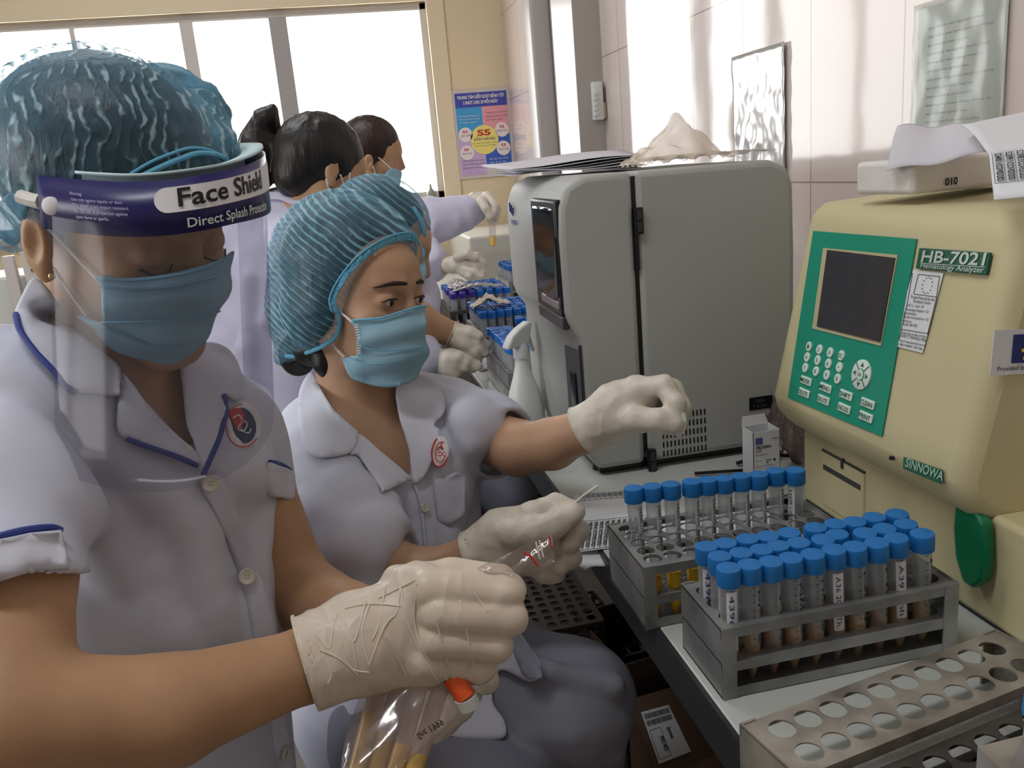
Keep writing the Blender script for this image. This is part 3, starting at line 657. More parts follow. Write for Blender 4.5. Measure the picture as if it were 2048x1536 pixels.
for j in range(3):
    for i in range(10):
        p = onz(*capsA[j][i], .9146); by = .606+j*.0225; bx_ = .2645+.006+(.2215-.012)*(i+.5)/10
        # lean of the tube between its hole and the cap we see
        tx, ty = (p[0]-bx_)*.6, (p[1]-by)*.4
        o = place(protoA[(i*7+j*3+(1 if i > 6 else 0)) % 3], (p[0]-tx, max(p[1]-ty, by-.004), .8030), 'blue capped tube of yellow sample, %s row of the full rack, %s from left' % (rows[j], ORD[i]), 'tubes in the full front rack', (-math.atan2(ty, .12), math.atan2(tx, .12)), rng.uniform(-.5, .5) if j else 0)
        if j == 0 or i in (0, 9):
            s = ['4396 Tu', 'M. 12', 'Yen', 'Nhi 87', 'Huong', 'A36 2022 Th.', 'Lan 4', 'Hoa', 'A39 Linh', 'Mai'][i]
            white = i in (0, 5, 8)
            wrap_label(o, .0077, -2.3 if white else -1.4, -1.1 if white else -.6, .036, .092, M['paper'] if white else M['tube'], s, M['ink_blue'] if white else M['ink'], 1, 'paper_label' if white else 'film_label')
rackB = rack('tube_rack', .243, .462, .712, .818, .80, .066, 10, 5, 'steel tube rack behind the full one, with ten tubes at its back', mx=.006)
capsB = [(1270, 975), (1307, 970), (1343, 968), (1380, 962), (1414, 957), (1450, 954), (1486, 951), (1518, 946), (1555, 939), (1592, 937)]
for i, c in enumerate(capsB):
    p = onz(*c, .9146)
    o = place(protoB, (p[0], p[1], .803), 'empty-looking blue capped tube, lone back row of second steel rack, %s from left' % ORD[i], 'ten tubes standing in the second rack', (rng.uniform(-.02, .02), rng.uniform(-.02, .02)))
    wrap_label(o, .0077, -1.55 if i < 9 else -3.3, -.45 if i < 9 else -2.2, .026, .094, M['paper'], '5420%d.1/COVID/2021' % i, M['ink'], 0)
for i in range(3):   # short yellow inserts set into the front holes
    x = .243+.006+(.219-.012)*(i+.5)/10
    for j in (0,):
        o = MB().lathe([(.003, 0), (.0068, .018), (.0072, .048)], 14, (x, .725, .8035)).build('yellow_insert', M['yellow_clear'] if i else M['urine'], None, smooth=True)
        prep(o, 'short open tube of yellow sample sunk in second rack front row, %s from left' % ORD[i], 'sample tube', 'short tubes in the second rack')
# large-hole rack in the right foreground
pa, pb = onz(1482, 1452, .846), onz(1992, 1262, .846)
ex = nrm(pb-pa); L = float(np.linalg.norm(pb-pa)); rzC = math.atan2(ex[1], ex[0]); ey = np.array([ex[1], -ex[0], 0])
cC = pa+ex*L/2+ey*.030
rackC = rack('tube_rack', cC[0]-L/2, cC[0]+L/2, cC[1]-.030, cC[1]+.030, .80, .046, 10, 2, 'stained open rack with two rows of large empty holes, right foreground', r=.0098, m=M['steel_old'], mx=.012, my=.004, rz=rzC, levels=(1.0,), base=False)
cD = cC+ey*.062
rackD = rack('tube_rack', cD[0]-L/2+.03, cD[0]+L/2+.03, cD[1]-.028, cD[1]+.028, .80, .036, 10, 2, 'dark tarnished tube rack nearest the viewer with black empty holes', r=.0092, m=M['steel_dark'], mx=.008, my=.002, rz=rzC, levels=(1.0, .5))
pT = onz(2046, 1385, .921)
place(protoB, (pT[0]+.012, pT[1]+.006, .803), 'single blue capped tube cut off by the right edge of the view', None, (.03, .05))
pE = at(1985, 1500, .49)
re = empty('rack_bracket', tuple(pE), 'bright steel bracket end of another rack at bottom right corner', 'rack bracket')
MB().prism([at(1955, 1493, .50), at(2010, 1545, .47), at(2060, 1545, .475), at(2048, 1470, .51)], (0, 0, -.004)).build('bracket_top', M['steel_old'], re)
MB().prism([at(1955, 1495, .50), at(2012, 1548, .47), at(2012, 1548, .47)-[0, 0, .07], at(1955, 1495, .50)-[0, 0, .07]], (.002, .002, 0)).build('bracket_side', M['steel'], re)

# racks further along the bench
def cluster(x0, x1, y0, y1, nx, ny, rl, tl, prob=1, purple=None, z0=.80, seed=0, gx=None):
    rack('tube_rack', x0, x1, y0, y1, z0, .066, nx, ny, rl, mx=.006, m=M['steel_dark'] if seed == 4 else None)
    r_ = np.random.default_rng(seed)
    for i in range(nx):
        for j in range(ny):
            if r_.random() > prob: continue
            x = x0+.006+(x1-x0-.012)*(i+.5)/nx; y = y0+.006+(y1-y0-.012)*(j+.5)/ny
            pp_ = purple and purple(i, j)
            place(farp if pp_ else far, (x+r_.uniform(-.001, .001), y+r_.uniform(-.001, .001), z0+.003+r_.uniform(0, .002)), ('purple capped tube, ' if pp_ else 'blue capped tube, ')+tl+', %s row from bench edge, %s from viewer' % (ORD[i], ORD[j]), ('purple tubes in ' if pp_ else 'blue tubes in ')+tl, (r_.uniform(-.03, .03), r_.uniform(-.03, .03)))
cluster(.282, .345, 1.555, 1.80, 3, 10, 'steel rack of capped tubes just left of the spray bottle', 'rack beside spray bottle', seed=1)
cluster(.362, .455, 1.66, 1.90, 4, 10, 'steel rack of capped tubes half hidden behind the spray bottle', 'rack behind spray bottle', .62, seed=2)
cluster(.300, .46, 1.98, 2.20, 7, 8, 'steel rack packed with capped tubes topped by a glove', 'packed rack under glove', seed=3)
cluster(.278, .47, 2.36, 2.62, 7, 9, 'dark steel rack with purple and blue capped tubes', 'dark rack beyond packed one', seed=4, purple=lambda i, j: i < 3 and j < 6)
cluster(.548, .63, 2.86, 3.09, 3, 9, 'farthest steel rack of tubes, beside the far gloved hand', 'farthest rack near wall', seed=5)
# crumpled gloves / film lying on the tube tops
def heap(cx, cy, z, sx, sy, m, name, label, cat, seed, hh=.02):
    cr = crumple(seed, hh)
    o = sheet([(cx-sx, cy-sy, z), (cx+sx, cy-sy, z), (cx+sx, cy+sy, z), (cx-sx, cy+sy, z)], m, name, None, (26, 26), lambda u, v: (.006*math.sin(9*v+seed), .006*math.sin(8*u), cr(u, v)[2]*(1.4-2*abs(u-.5))), .0008); prep(o, label, cat)
heap(.345, 2.06, .914, .045, .03, mat('crumpled_latex', (214, 204, 184), .5), 'used_glove', 'crumpled cream glove lying on the tube caps', 'glove', 11, .03)
heap(.37, 2.40, .914, .07, .015, bagm, 'plastic_wrap', 'twisted clear plastic wrap lying across the far tube caps', 'plastic wrap', 12, .02)
heap(.33, 2.5, .914, .03, .08, bagm, 'plastic_wrap', 'crumpled clear wrap over the purple and blue caps', 'plastic wrap', 13, .02)
# spray bottle
pS = onz(1075, 832, .80); pS = np.array([.277, 1.385, .8])
sbt = empty('spray_bottle', tuple(pS), 'white plastic spray bottle without markings on the bench by the grey analyser', 'spray bottle')
k = .87
MB().lathe([(r_*k, z_*k) for r_, z_ in ((.010, .0), (.036, .0), (.0385, .004), (.0385, .012), (.037, .05), (.030, .085), (.020, .115), (.0145, .135), (.013, .150), (.013, .158))], 32, pS).build('bottle_body', M['bottle'], sbt, smooth=True)
MB().lathe([(r_*k, z_*k) for r_, z_ in ((.0155, .153), (.0155, .172), (.0135, .176), (.012, .182))], 24, pS).build('collar', M['white_plastic'], sbt, smooth=True)
hd = nrm(np.array([-.35, -.2, 0])); hs_ = np.cross([0, 0, 1], hd)
def hp(a, z): return pS+hd*a*k+np.array([0, 0, z*k])
hdpts = [hp(-.024, .206), hp(-.020, .214), hp(.004, .210), (hp(.028, .196)), hp(.038, .182), hp(.037, .173), hp(.026, .173), hp(.010, .177), hp(-.006, .177), hp(-.020, .192)]
hpoly = [hp(.040, .176), hp(.038, .184), hp(.026, .200), hp(.006, .212), hp(-.020, .222), hp(-.027, .218), hp(-.022, .200), hp(-.016, .178)]
MB().prism([p-hs_*.0092 for p in hpoly], tuple(hs_*.0184)).build('spray_head', M['white_plastic'], sbt, bevel=.004)
MB().prism([p-hs_*.004 for p in (hp(-.014, .198), hp(-.026, .190), hp(-.034, .160), hp(-.030, .158), hp(-.020, .182), hp(-.010, .188))], tuple(hs_*.008)).build('trigger', M['white_plastic'], sbt, bevel=.002)
# reagent carton
cbx = empty('reagent_carton', (.53, 1.0, .8), 'small open white reagent carton with hazard diamond by the beige analyser', 'carton')
c0_ = ony(1506, 860, .985); c0_ = np.array([c0_[0], .985, .80]); wC, dC, hC = .0385, .032, .0835
b = MB()
for q in ((0, wC, 0, .0008), (0, wC, dC-.0008, dC), (0, .0008, 0, dC), (wC-.0008, wC, 0, dC)): b.box(c0_[0]+q[0], c0_[0]+q[1], c0_[1]+q[2], c0_[1]+q[3], .8, .8+hC)
b.box(c0_[0], c0_[0]+wC, c0_[1], c0_[1]+dC, .8, .802)
b.build('carton_walls', M['paper'], cbx)
MB().prism([(c0_[0], c0_[1]+dC, .8+hC), (c0_[0]+wC, c0_[1]+dC, .8+hC), (c0_[0]+wC-.003, c0_[1]+dC+.004, .8+hC+.012), (c0_[0]+.003, c0_[1]+dC+.004, .8+hC+.012)], (0, .0006, 0)).build('carton_flap', M['paper'], cbx)
cy_ = c0_[1]-.0004; X0 = c0_[0]
MB().box(X0+.003, X0+.013, cy_-.0003, cy_, .8+hC-.017, .8+hC-.008).build('violet_square', mat('violet_print', (92, 88, 160), .6), cbx)
tm = M['ink']
lettering([('CELLCLEAN', (X0+.003, cy_, .8+hC-.023), (1, 0, 0), (0, 0, 1), .0035, .022, .04), ('CL-50', (X0+.003, cy_, .8+hC-.0275), (1, 0, 0), (0, 0, 1), .0026, .008, .03), ('REF 83401621', (X0+.003, cy_, .8+hC-.033), (1, 0, 0), (0, 0, 1), .0022, .017), ('50 mL', (X0+.003, cy_, .8+hC-.041), (1, 0, 0), (0, 0, 1), .0022, .008), ('Sysmex Corporation', (X0+.003, cy_, .8+hC-.049), (1, 0, 0), (0, 0, 1), .002, .026), ('sysmex', (X0+.026, cy_, .8+hC-.012), (1, 0, 0), (0, 0, 1), .002, .010, .02)], tm, cbx)
b = MB(); dd = np.array([X0+.010, cy_-.0002, .8+hC-.060])
for a_, b__ in (((0, .006), (.006, 0)), ((.006, 0), (0, -.006)), ((0, -.006), (-.006, 0)), ((-.006, 0), (0, .006))): b.tube([dd+[a_[0], 0, a_[1]], dd+[b__[0], 0, b__[1]]], .0003, 5)
b.obox(dd+[0, 0, -.001], ((1, 0, 0), (0, 1, 0), (0, 0, 1)), (.0025, .0002, .0008)); b.obox(dd+[-.001, 0, .0015], ((1, 0, .6), (0, 1, 0), (-.6, 0, 1)), (.002, .0002, .0005))
b.box(X0+.017, X0+.026, cy_-.0003, cy_, .8+hC-.0405, .8+hC-.0398); b.lathe([(.0016, 0), (.0016, .0003)], 12, (X0+.030, cy_, .8+hC-.041), (0, -1, 0)); b.lathe([(.001, 0), (.001, .0003)], 12, (X0+.020, cy_, .8+hC-.044), (0, -1, 0))
b.build('printed_symbols', tm, cbx)
# dark crumpled bag between the two analysers
heap(.60, 1.045, .802, .03, .05, mat('brown_plastic', (96, 84, 80), .35, bump=.004, bscale=50), 'crumpled_bag', 'dark crumpled plastic bag squeezed between the two analysers', 'plastic bag', 21, .11)
MB_ = MB().tube([(.52, 1.08, .806), (.57, 1.09, .808), (.63, 1.06, .806), (.66, 1.0, .806)], .003, 8).tube([(.45, 1.07, .805), (.53, 1.05, .805), (.60, 1.10, .805)], .0025, 8)
prep(MB_.build('power_cable', M['black'], None, smooth=True), 'black power cable lying behind the tubes under the grey analyser', 'cable')
# label sheets on the bench
def flat(px, z): return [onz(x, y, z) for x, y in px]
A_ = flat([(1140, 992), (1270, 992), (1252, 1112), (1120, 1112)], .8012)
lsh = empty('label_sheet', tuple(A_[0]), 'sheet of printed sample labels lying on the bench beside second rack', 'label sheet')
a0, a1, a2, a3 = np.array([.225, 1.02, .8014]), np.array([.47, 1.02, .8014]), np.array([.47, .812, .8014]), np.array([.19, .80, .8014])
a0, a1, a2, a3 = onz(1150, 990, .8016), onz(1560, 960, .8016), onz(1560, 1050, .8016), onz(1130, 1108, .8016)
pg = sheet([a0, a1, a2, a3], M['paper'], 'sheet', lsh, (10, 8), lambda u, v: (0, 0, -.012*max(0, (.35-u))*v*0), .0005)
def S(u, v, z=.0007): return a0*(1-u)*(1-v)+a1*u*(1-v)+a2*u*v+a3*(1-u)*v+np.array([0, 0, z])
items = []; b = MB()
for k in range(13):
    u = .03+k*.0265+.0
    p0, p1 = S(u, .55), S(u, .97); dn = p1-p0; items.append(('%d.1/COVID/2021' % (54219-k), p0+nrm(a0-a1)*-.002, dn, np.cross([0, 0, 1], nrm(dn)), .0048, np.linalg.norm(dn)*.95, .02))
    b.tube([S(u-.006, .53), S(u-.006, .99)], .00025, 4)
    p0, p1 = S(u, .0), S(u, .10); dn = p1-p0; items.append(('2021', p0, dn, np.cross([0, 0, 1], nrm(dn)), .0048, np.linalg.norm(dn)*.9, .02)); b.tube([S(u-.006, 0), S(u-.006, .13)], .00025, 4)
b.tube([S(0, .52), S(.36, .52)], .00025, 4).tube([S(0, .985), S(.36, .985)], .00025, 4).tube([S(0, .13), S(.36, .13)], .00025, 4)
lettering(items, M['ink'], pg); b.build('label_outline', M['ink'], pg)
s2_ = sheet([onz(1122, 1108, .798), onz(1250, 1085, .7985), onz(1252, 1118, .797), onz(1170, 1140, .785)], M['paper'], 'backing_paper', None, (10, 4), lambda u, v: (0, 0, .002*math.sin(u*9)), .0004)
prep(s2_, 'crumpled blank white backing paper hanging under the label sheet at bench edge', 'paper')
s3 = empty('label_strip', (.28, 1.88, .8), 'striped strip of sample labels under the far gloved fingers', 'label strip')
o = sheet([onz(930, 725, .803), onz(975, 705, .812), onz(985, 735, .806), onz(962, 742, .802)], M['paper'], 'strip', s3, (6, 6), None, .0004)
b = MB()
for k in range(7):
    u = .12+k*.13; p0 = onz(930+45*u, 727-19*u, .809); p1 = onz(962+20*u, 741-6*u, .8065); b.tube([p0, p1], .0007, 4)
b.build('printed_lines', M['ink_navy'], s3)

# ================================================================== BELOW THE BENCH
def grid_rack(name, c, ex_, ey_, nx, ny, pitch, hgt, label, m):
    R_ = empty(name, tuple(c), label, 'tube rack'); ex_ = nrm(ex_); ey_ = nrm(ey_); ez = np.cross(ex_, ey_); b = MB()
    for lv in (0, -hgt*.5, -hgt):
        for i in range(nx+1): b.obox(c+ex_*(i-nx/2)*pitch+ez*lv, (ex_, ey_, ez), (pitch*.09, ny*pitch/2, .002))
        for j in range(ny+1): b.obox(c+ey_*(j-ny/2)*pitch+ez*lv, (ex_, ey_, ez), (nx*pitch/2, pitch*.09, .002))
    b.build('grid', m, R_)
    b = MB()
    for sx in (-1, 1):
        for sy in (-1, 1): b.obox(c+ex_*sx*nx*pitch/2+ey_*sy*ny*pitch/2-ez*hgt/2, (ex_, ey_, ez), (.003, .003, hgt/2))
    b.build('corner_posts', m, R_); return R_
cr_ = onz(1182, 1252, .42)
grid_rack('plastic_grid_rack', cr_, (1, .1, .0), (-.1, 1, 0), 4, 9, .026, .06, 'grey plastic grid rack with square cells standing below the bench', M['rack_plastic'])
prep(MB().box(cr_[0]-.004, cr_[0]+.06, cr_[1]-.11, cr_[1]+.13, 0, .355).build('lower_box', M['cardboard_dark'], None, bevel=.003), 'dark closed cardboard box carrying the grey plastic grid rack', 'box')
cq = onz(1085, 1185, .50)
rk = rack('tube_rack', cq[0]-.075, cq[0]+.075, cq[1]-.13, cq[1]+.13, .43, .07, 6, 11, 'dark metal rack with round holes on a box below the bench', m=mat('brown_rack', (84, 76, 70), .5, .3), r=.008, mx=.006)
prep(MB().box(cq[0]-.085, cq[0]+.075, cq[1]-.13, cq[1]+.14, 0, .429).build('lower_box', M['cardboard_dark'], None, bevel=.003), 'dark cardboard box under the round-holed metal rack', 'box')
# big open carton at lower right with address label
def carton(c, L, Wd, Hh, rz, label, m, wall=.004):
    R_ = empty('cardboard_box', c, label, 'box', None, rz)
    b = MB(); b.box(-L/2, L/2, -Wd/2, -Wd/2+wall, 0, Hh); b.box(-L/2, L/2, Wd/2-wall, Wd/2, 0, Hh); b.box(-L/2, -L/2+wall, -Wd/2, Wd/2, 0, Hh); b.box(L/2-wall, L/2, -Wd/2, Wd/2, 0, Hh); b.box(-L/2, L/2, -Wd/2, Wd/2, 0, wall)
    o = b.build('walls', m); o.parent = R_
    return R_
bc1 = onz(1345, 1335, .50)
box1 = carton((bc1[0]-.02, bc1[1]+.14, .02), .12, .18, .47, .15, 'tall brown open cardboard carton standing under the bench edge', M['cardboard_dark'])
lf = [onz(1255, 1400, .46), onz(1390, 1360, .46), onz(1450, 1500, .42), onz(1320, 1560, .42)]
fl = empty('carton_flap', tuple(lf[0]), 'brown cardboard carton with a white delivery label, lower right of knee', 'box')
cn = np.cross(lf[1]-lf[0], lf[3]-lf[0]); cn = nrm(cn); cn = cn if cn[2] > 0 else -cn; lf[2] = onpl(1450, 1500, lf[0], cn)
MB().prism([p for p in lf], tuple(-cn*.003)).build('flap', M['cardboard'], fl)
lw = [(lf[0]+lf[1])/2]
bd_ = MB().prism([lf[0]-cn*.003, lf[1]-cn*.003, lf[2]-cn*.003, lf[3]-cn*.003], (0, 0, -.40)); bd_.build('box_body', M['cardboard'], fl)
def onp(px, py, off=.001): return onpl(px, py, lf[0]+cn*off, cn)
L4 = [onp(1282, 1425), onp(1337, 1410), onp(1382, 1503), onp(1318, 1528)]
pl = MB().prism(L4, tuple(cn*.0006)).build('address_label', M['paper'], fl)
xr = nrm(L4[1]-L4[0]); yu = np.cross(cn, xr)
b = MB(); rr = random.Random(3)
def LP(u, v): return (L4[0]*(1-u)+L4[1]*u)*(1-v)+(L4[3]*(1-u)+L4[2]*u)*v+cn*.0009
for rowv in (.06, .2):
    u = .06
    while u < .92:
        w = rr.uniform(.008, .02); b.prism([LP(u, rowv), LP(u+w, rowv), LP(u+w, rowv+.10), LP(u, rowv+.10)], tuple(cn*.0003)); u += w+rr.uniform(.008, .02)
for q in ((.05, .38, .42, .385), (.05, .94, .42, .945)): b.prism([LP(q[0], q[1]), LP(q[2], q[1]), LP(q[2], q[3]), LP(q[0], q[3])], tuple(cn*.0003))
for q in ((.05, .38, .06, .945), (.41, .38, .42, .945)): b.prism([LP(q[0], q[1]), LP(q[2], q[1]), LP(q[2], q[3]), LP(q[0], q[3])], tuple(cn*.0003))
b.build('barcode', M['ink'], pl)
dnv = LP(0, 1)-LP(0, 0)
lettering([('PRO 4021', LP(.30, .55), dnv, np.cross(cn, nrm(dnv)), .006, .024, .02), ('Sysmex', LP(.62, .42), dnv, np.cross(cn, nrm(dnv)), .006, .02, .02)], M['ink'], pl)
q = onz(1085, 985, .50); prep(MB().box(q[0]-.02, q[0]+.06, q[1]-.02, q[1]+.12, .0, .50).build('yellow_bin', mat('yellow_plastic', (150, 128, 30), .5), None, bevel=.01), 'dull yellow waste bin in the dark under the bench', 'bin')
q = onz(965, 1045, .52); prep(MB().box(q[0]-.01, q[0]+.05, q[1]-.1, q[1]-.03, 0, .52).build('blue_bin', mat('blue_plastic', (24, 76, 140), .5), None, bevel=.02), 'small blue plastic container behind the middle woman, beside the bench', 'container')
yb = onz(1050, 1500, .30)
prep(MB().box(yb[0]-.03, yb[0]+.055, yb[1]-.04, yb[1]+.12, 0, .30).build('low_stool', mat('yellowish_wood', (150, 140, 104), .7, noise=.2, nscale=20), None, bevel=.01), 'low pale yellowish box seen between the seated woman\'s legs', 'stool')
# white equipment behind, far left
wc = empty('white_cabinet', (-1.05, 3.2, 0), 'white metal cabinet frame standing by the window, far left', 'cabinet')
pL = ony(10, 520, 3.2)
b = MB().box(pL[0]-.35, pL[0]+.05, 3.2, 3.6, 0, 1.03, .01); b.build('cabinet_body', M['white_plastic'], wc)
MB().box(pL[0]+.00, pL[0]+.035, 3.17, 3.2, 0, 1.10, .003).build('front_post', M['frame_white'], wc)
MB().box(pL[0]+.055, pL[0]+.12, 3.18, 3.6, 0, 1.13, .004).build('side_panel', M['frame_white'], wc)
b = MB()
for k in range(4): b.lathe([(.005, 0), (.005, .004)], 10, (pL[0]+.085, 3.176, 1.08-k*.035), (0, 1, 0))
b.build('knobs', M['dark_grey'], wc)
# low box/partition by the far wall
prep(MB().box(.50, .84, 3.35, 3.95, .80, .99).build('far_tray', mat('pale_grey_box', (196, 194, 184), .5), None, bevel=.01), 'pale grey equipment box at the far end of the bench', 'box')
# ================================================================== SOLID MODELLING FOR BODIES AND CLOTH
# distance functions are blended smoothly and turned into ONE closed mesh each
QQ = 1.0
class F:
    def __init__(s, fn, lo, hi): s.fn = fn; s.lo = np.array(lo, float); s.hi = np.array(hi, float)
    def __call__(s, P): return s.fn(P)
def rc(a, b, r1, r2=None):
    a = np.array(a, float); b = np.array(b, float); r2 = r1 if r2 is None else r2; ba = b-a; L = max(ba@ba, 1e-12)
    def fn(P):
        t = np.clip((P-a)@ba/L, 0, 1); return np.linalg.norm(P-a-t[:, None]*ba, axis=1)-(r1+(r2-r1)*t)
    return F(fn, np.minimum(a-r1, b-r2), np.maximum(a+r1, b+r2))
def chain(pts, rs, k=0):
    fs = [rc(pts[i], pts[i+1], rs[i], rs[i+1]) for i in range(len(pts)-1)]
    return U(k or .3*min(rs), *fs)
def el(c, r, R=None):
    c = np.array(c, float); r = np.array(r, float); R = np.eye(3) if R is None else np.array(R)   # rows of R: local axes
    def fn(P):
        q = (P-c)@R.T; k0 = np.linalg.norm(q/r, axis=1); k1 = np.linalg.norm(q/(r*r), axis=1)+1e-9; return np.where(k0 < 1e-4, -r.min(), k0*(k0-1)/k1)
    m = np.sqrt(((R.T*r)**2).sum(1)); return F(fn, c-m, c+m)
def bx3(c, half, R, rnd=.005):
    c = np.array(c, float); half = np.array(half, float)-rnd; R = np.array(R)
    def fn(P):
        q = np.abs((P-c)@R.T)-half; return np.linalg.norm(np.maximum(q, 0), axis=1)+np.minimum(q.max(1), 0)-rnd
    m = np.abs(R.T*(half+rnd)).sum(1); return F(fn, c-m, c+m)
def half(o, n):
    """space on the side the normal points away from"""
    o = np.array(o, float); n = nrm(n); return F(lambda P: (P-o)@n, [-9]*3, [9]*3)
def smin(a, b, k):
    h = np.clip(.5+.5*(b-a)/k, 0, 1); return b+(a-b)*h-k*h*(1-h)
def U(k, *fs):
    def fn(P):
        d = fs[0](P)
        for f in fs[1:]: d = smin(d, f(P), k) if k > 0 else np.minimum(d, f(P))
        return d
    return F(fn, np.min([f.lo for f in fs], 0), np.max([f.hi for f in fs], 0))
def SUB(a, b, k=.002): return F(lambda P: -smin(-a(P), b(P), k), a.lo, a.hi)
def INT(a, b, k=.002): return F(lambda P: -smin(-a(P), -b(P), k), np.maximum(a.lo, b.lo), np.minimum(a.hi, b.hi))
def OFF(a, t): return F(lambda P: a(P)-t, a.lo-t, a.hi+t)
def _h(i, j, k, s): n = (i*374761393+j*668265263+k*2147483647+s*974711) & 0xffffffff; n = ((n ^ (n >> 13))*1274126177) & 0xffffffff; return ((n ^ (n >> 16)) & 0xffff)/65535.
def vnoise(P, s=0):
    i = np.floor(P).astype(np.int64); f = P-i; f = f*f*(3-2*f); o = 0
    for dx in (0, 1):
        for dy in (0, 1):
            for dz in (0, 1):
                w = (f[:, 0] if dx else 1-f[:, 0])*(f[:, 1] if dy else 1-f[:, 1])*(f[:, 2] if dz else 1-f[:, 2]); o = o+w*_h(i[:, 0]+dx, i[:, 1]+dy, i[:, 2]+dz, s)
    return o*2-1
def NOISE(a, amp, scale, seed=0, R=None, st=(1, 1, 1), ridge=False, oct_=1):
    st = np.array(st, float); R = np.eye(3) if R is None else np.array(R)
    def fn(P):
        d = a(P); m = np.abs(d) < amp*6+.01
        if m.any():
            q = (P[m]@R.T)*st*scale; n = vnoise(q, seed)
            if ridge: n = 1-2*np.abs(n)
            for o in range(1, oct_): n = n+vnoise(q*2**o, seed+o)*.5**o
            d = d.copy(); d[m] = d[m]-n*amp
        return d
    return F(fn, a.lo-amp, a.hi+amp)
def LAYF(a, folds, k=.012, d0=.4, d1=1.7):
    """folds: (measured points, ridge radius, height above the cloth)"""
    out = []
    for q in folds:
        pts, r, hgt = q; P = spline(pts, 3); Q, t, h = cast(P, a, d0, d1); n = grad(a, Q, .004); ok = h
        if ok.sum() < 2: continue
        out.append((list((Q-n*(r-hgt))[ok]), r))
    return FOLDS(a, out, k)
def FOLDS(a, folds, k=.012):
    """folds: (points, radius) soft ridges laid on the cloth"""
    fs = [rc(p[i], p[i+1], r) for p, r in folds for i in range(len(p)-1)]
    def fn(P):
        d = a(P); m = np.abs(d) < .05
        if m.any():
            e = d[m]; Q = P[m]
            for f in fs: e = smin(e, f(Q), k)
            d = d.copy(); d[m] = e
        return d
    return F(fn, a.lo-.01, a.hi+.01)
def polygonise(f, h, lo=None, hi=None):
    h *= QQ; lo = (f.lo if lo is None else np.array(lo, float))-2.5*h; hi = (f.hi if hi is None else np.array(hi, float))+2.5*h
    n = np.ceil((hi-lo)/h).astype(int)+1; c = 4; nc = -(-n//c)+1
    cg = np.stack(np.meshgrid(*[lo[a]+np.arange(nc[a])*h*c for a in range(3)], indexing='ij'), -1).reshape(-1, 3)
    cd = f(cg).reshape(nc)
    full = (nc-1)*c+1
    # cells near the surface only
    mx = np.abs(cd) < h*c*2.6
    blk = np.zeros(nc-1, bool)
    for dx in (0, 1):
        for dy in (0, 1):
            for dz in (0, 1): blk |= mx[dx:dx+nc[0]-1, dy:dy+nc[1]-1, dz:dz+nc[2]-1]
    D = np.repeat(np.repeat(np.repeat(np.sign(cd[:-1, :-1, :-1]), c, 0), c, 1), c, 2)
    D = np.pad(D, ((0, 1), (0, 1), (0, 1)), mode='edge').astype(np.float64)*9
    M_ = np.repeat(np.repeat(np.repeat(blk, c, 0), c, 1), c, 2); M2 = np.zeros(full, bool)
    for dx in (0, 1):
        for dy in (0, 1):
            for dz in (0, 1): M2[dx:dx+M_.shape[0], dy:dy+M_.shape[1], dz:dz+M_.shape[2]] |= M_
    I = np.argwhere(M2)
    out = np.empty(len(I))
    for s in range(0, len(I), 400000): out[s:s+400000] = f(lo+I[s:s+400000]*h)
    D[I[:, 0], I[:, 1], I[:, 2]] = out
    S = D < 0; X, Y, Z = D.shape
    acc = np.zeros((X-1, Y-1, Z-1, 3)); cnt = np.zeros((X-1, Y-1, Z-1)); quads = []
    vid = -np.ones((X-1, Y-1, Z-1), np.int64); E = []
    for ax in range(3):
        sl0 = [slice(None)]*3; sl1 = [slice(None)]*3; sl0[ax] = slice(0, -1); sl1[ax] = slice(1, None)
        a, b = D[tuple(sl0)], D[tuple(sl1)]; idx = np.argwhere((a < 0) != (b < 0)); 
        o1, o2 = [(1, 2), (2, 0), (0, 1)][ax]
        ok = (idx[:, o1] > 0) & (idx[:, o2] > 0) & (idx[:, o1] < D.shape[o1]-1) & (idx[:, o2] < D.shape[o2]-1); idx = idx[ok]
        av, bv = a[tuple(idx.T)], b[tuple(idx.T)]; t = av/(av-bv); pos = idx.astype(float); pos[:, ax] += t
        cells = []
        for d1, d2 in ((-1, -1), (0, -1), (0, 0), (-1, 0)):
            q = idx.copy(); q[:, o1] += d1; q[:, o2] += d2; cells.append(q)
            np.add.at(acc, tuple(q.T), pos); np.add.at(cnt, tuple(q.T), 1)
        E.append((cells, av < 0))
    has = cnt > 0; vid[has] = np.arange(has.sum()); V = lo+acc[has]/cnt[has][:, None]*h
    for cells, inside in E:
        q = np.stack([vid[tuple(c_.T)] for c_ in cells], 1); q[~inside] = q[~inside][:, ::-1]; quads.append(q)
    return V, np.concatenate(quads)
def solid(f, h, name, m, parent=None, lo=None, hi=None, smooth_it=0):
    V, Q = polygonise(f, h, lo, hi)
    me = bpy.data.meshes.new(name); me.vertices.add(len(V)); me.vertices.foreach_set('co', V.astype(np.float32).ravel())
    me.loops.add(len(Q)*4); me.loops.foreach_set('vertex_index', Q.astype(np.int32).ravel())
    me.polygons.add(len(Q)); me.polygons.foreach_set('loop_start', np.arange(0, len(Q)*4, 4, dtype=np.int32)); me.polygons.foreach_set('loop_total', np.full(len(Q), 4, np.int32))
    me.update(); me.validate()
    o = link_mesh(name, me, m, parent)
    if smooth_it: md = o.modifiers.new('smooth', 'SMOOTH'); md.factor = .5; md.iterations = smooth_it
    return o
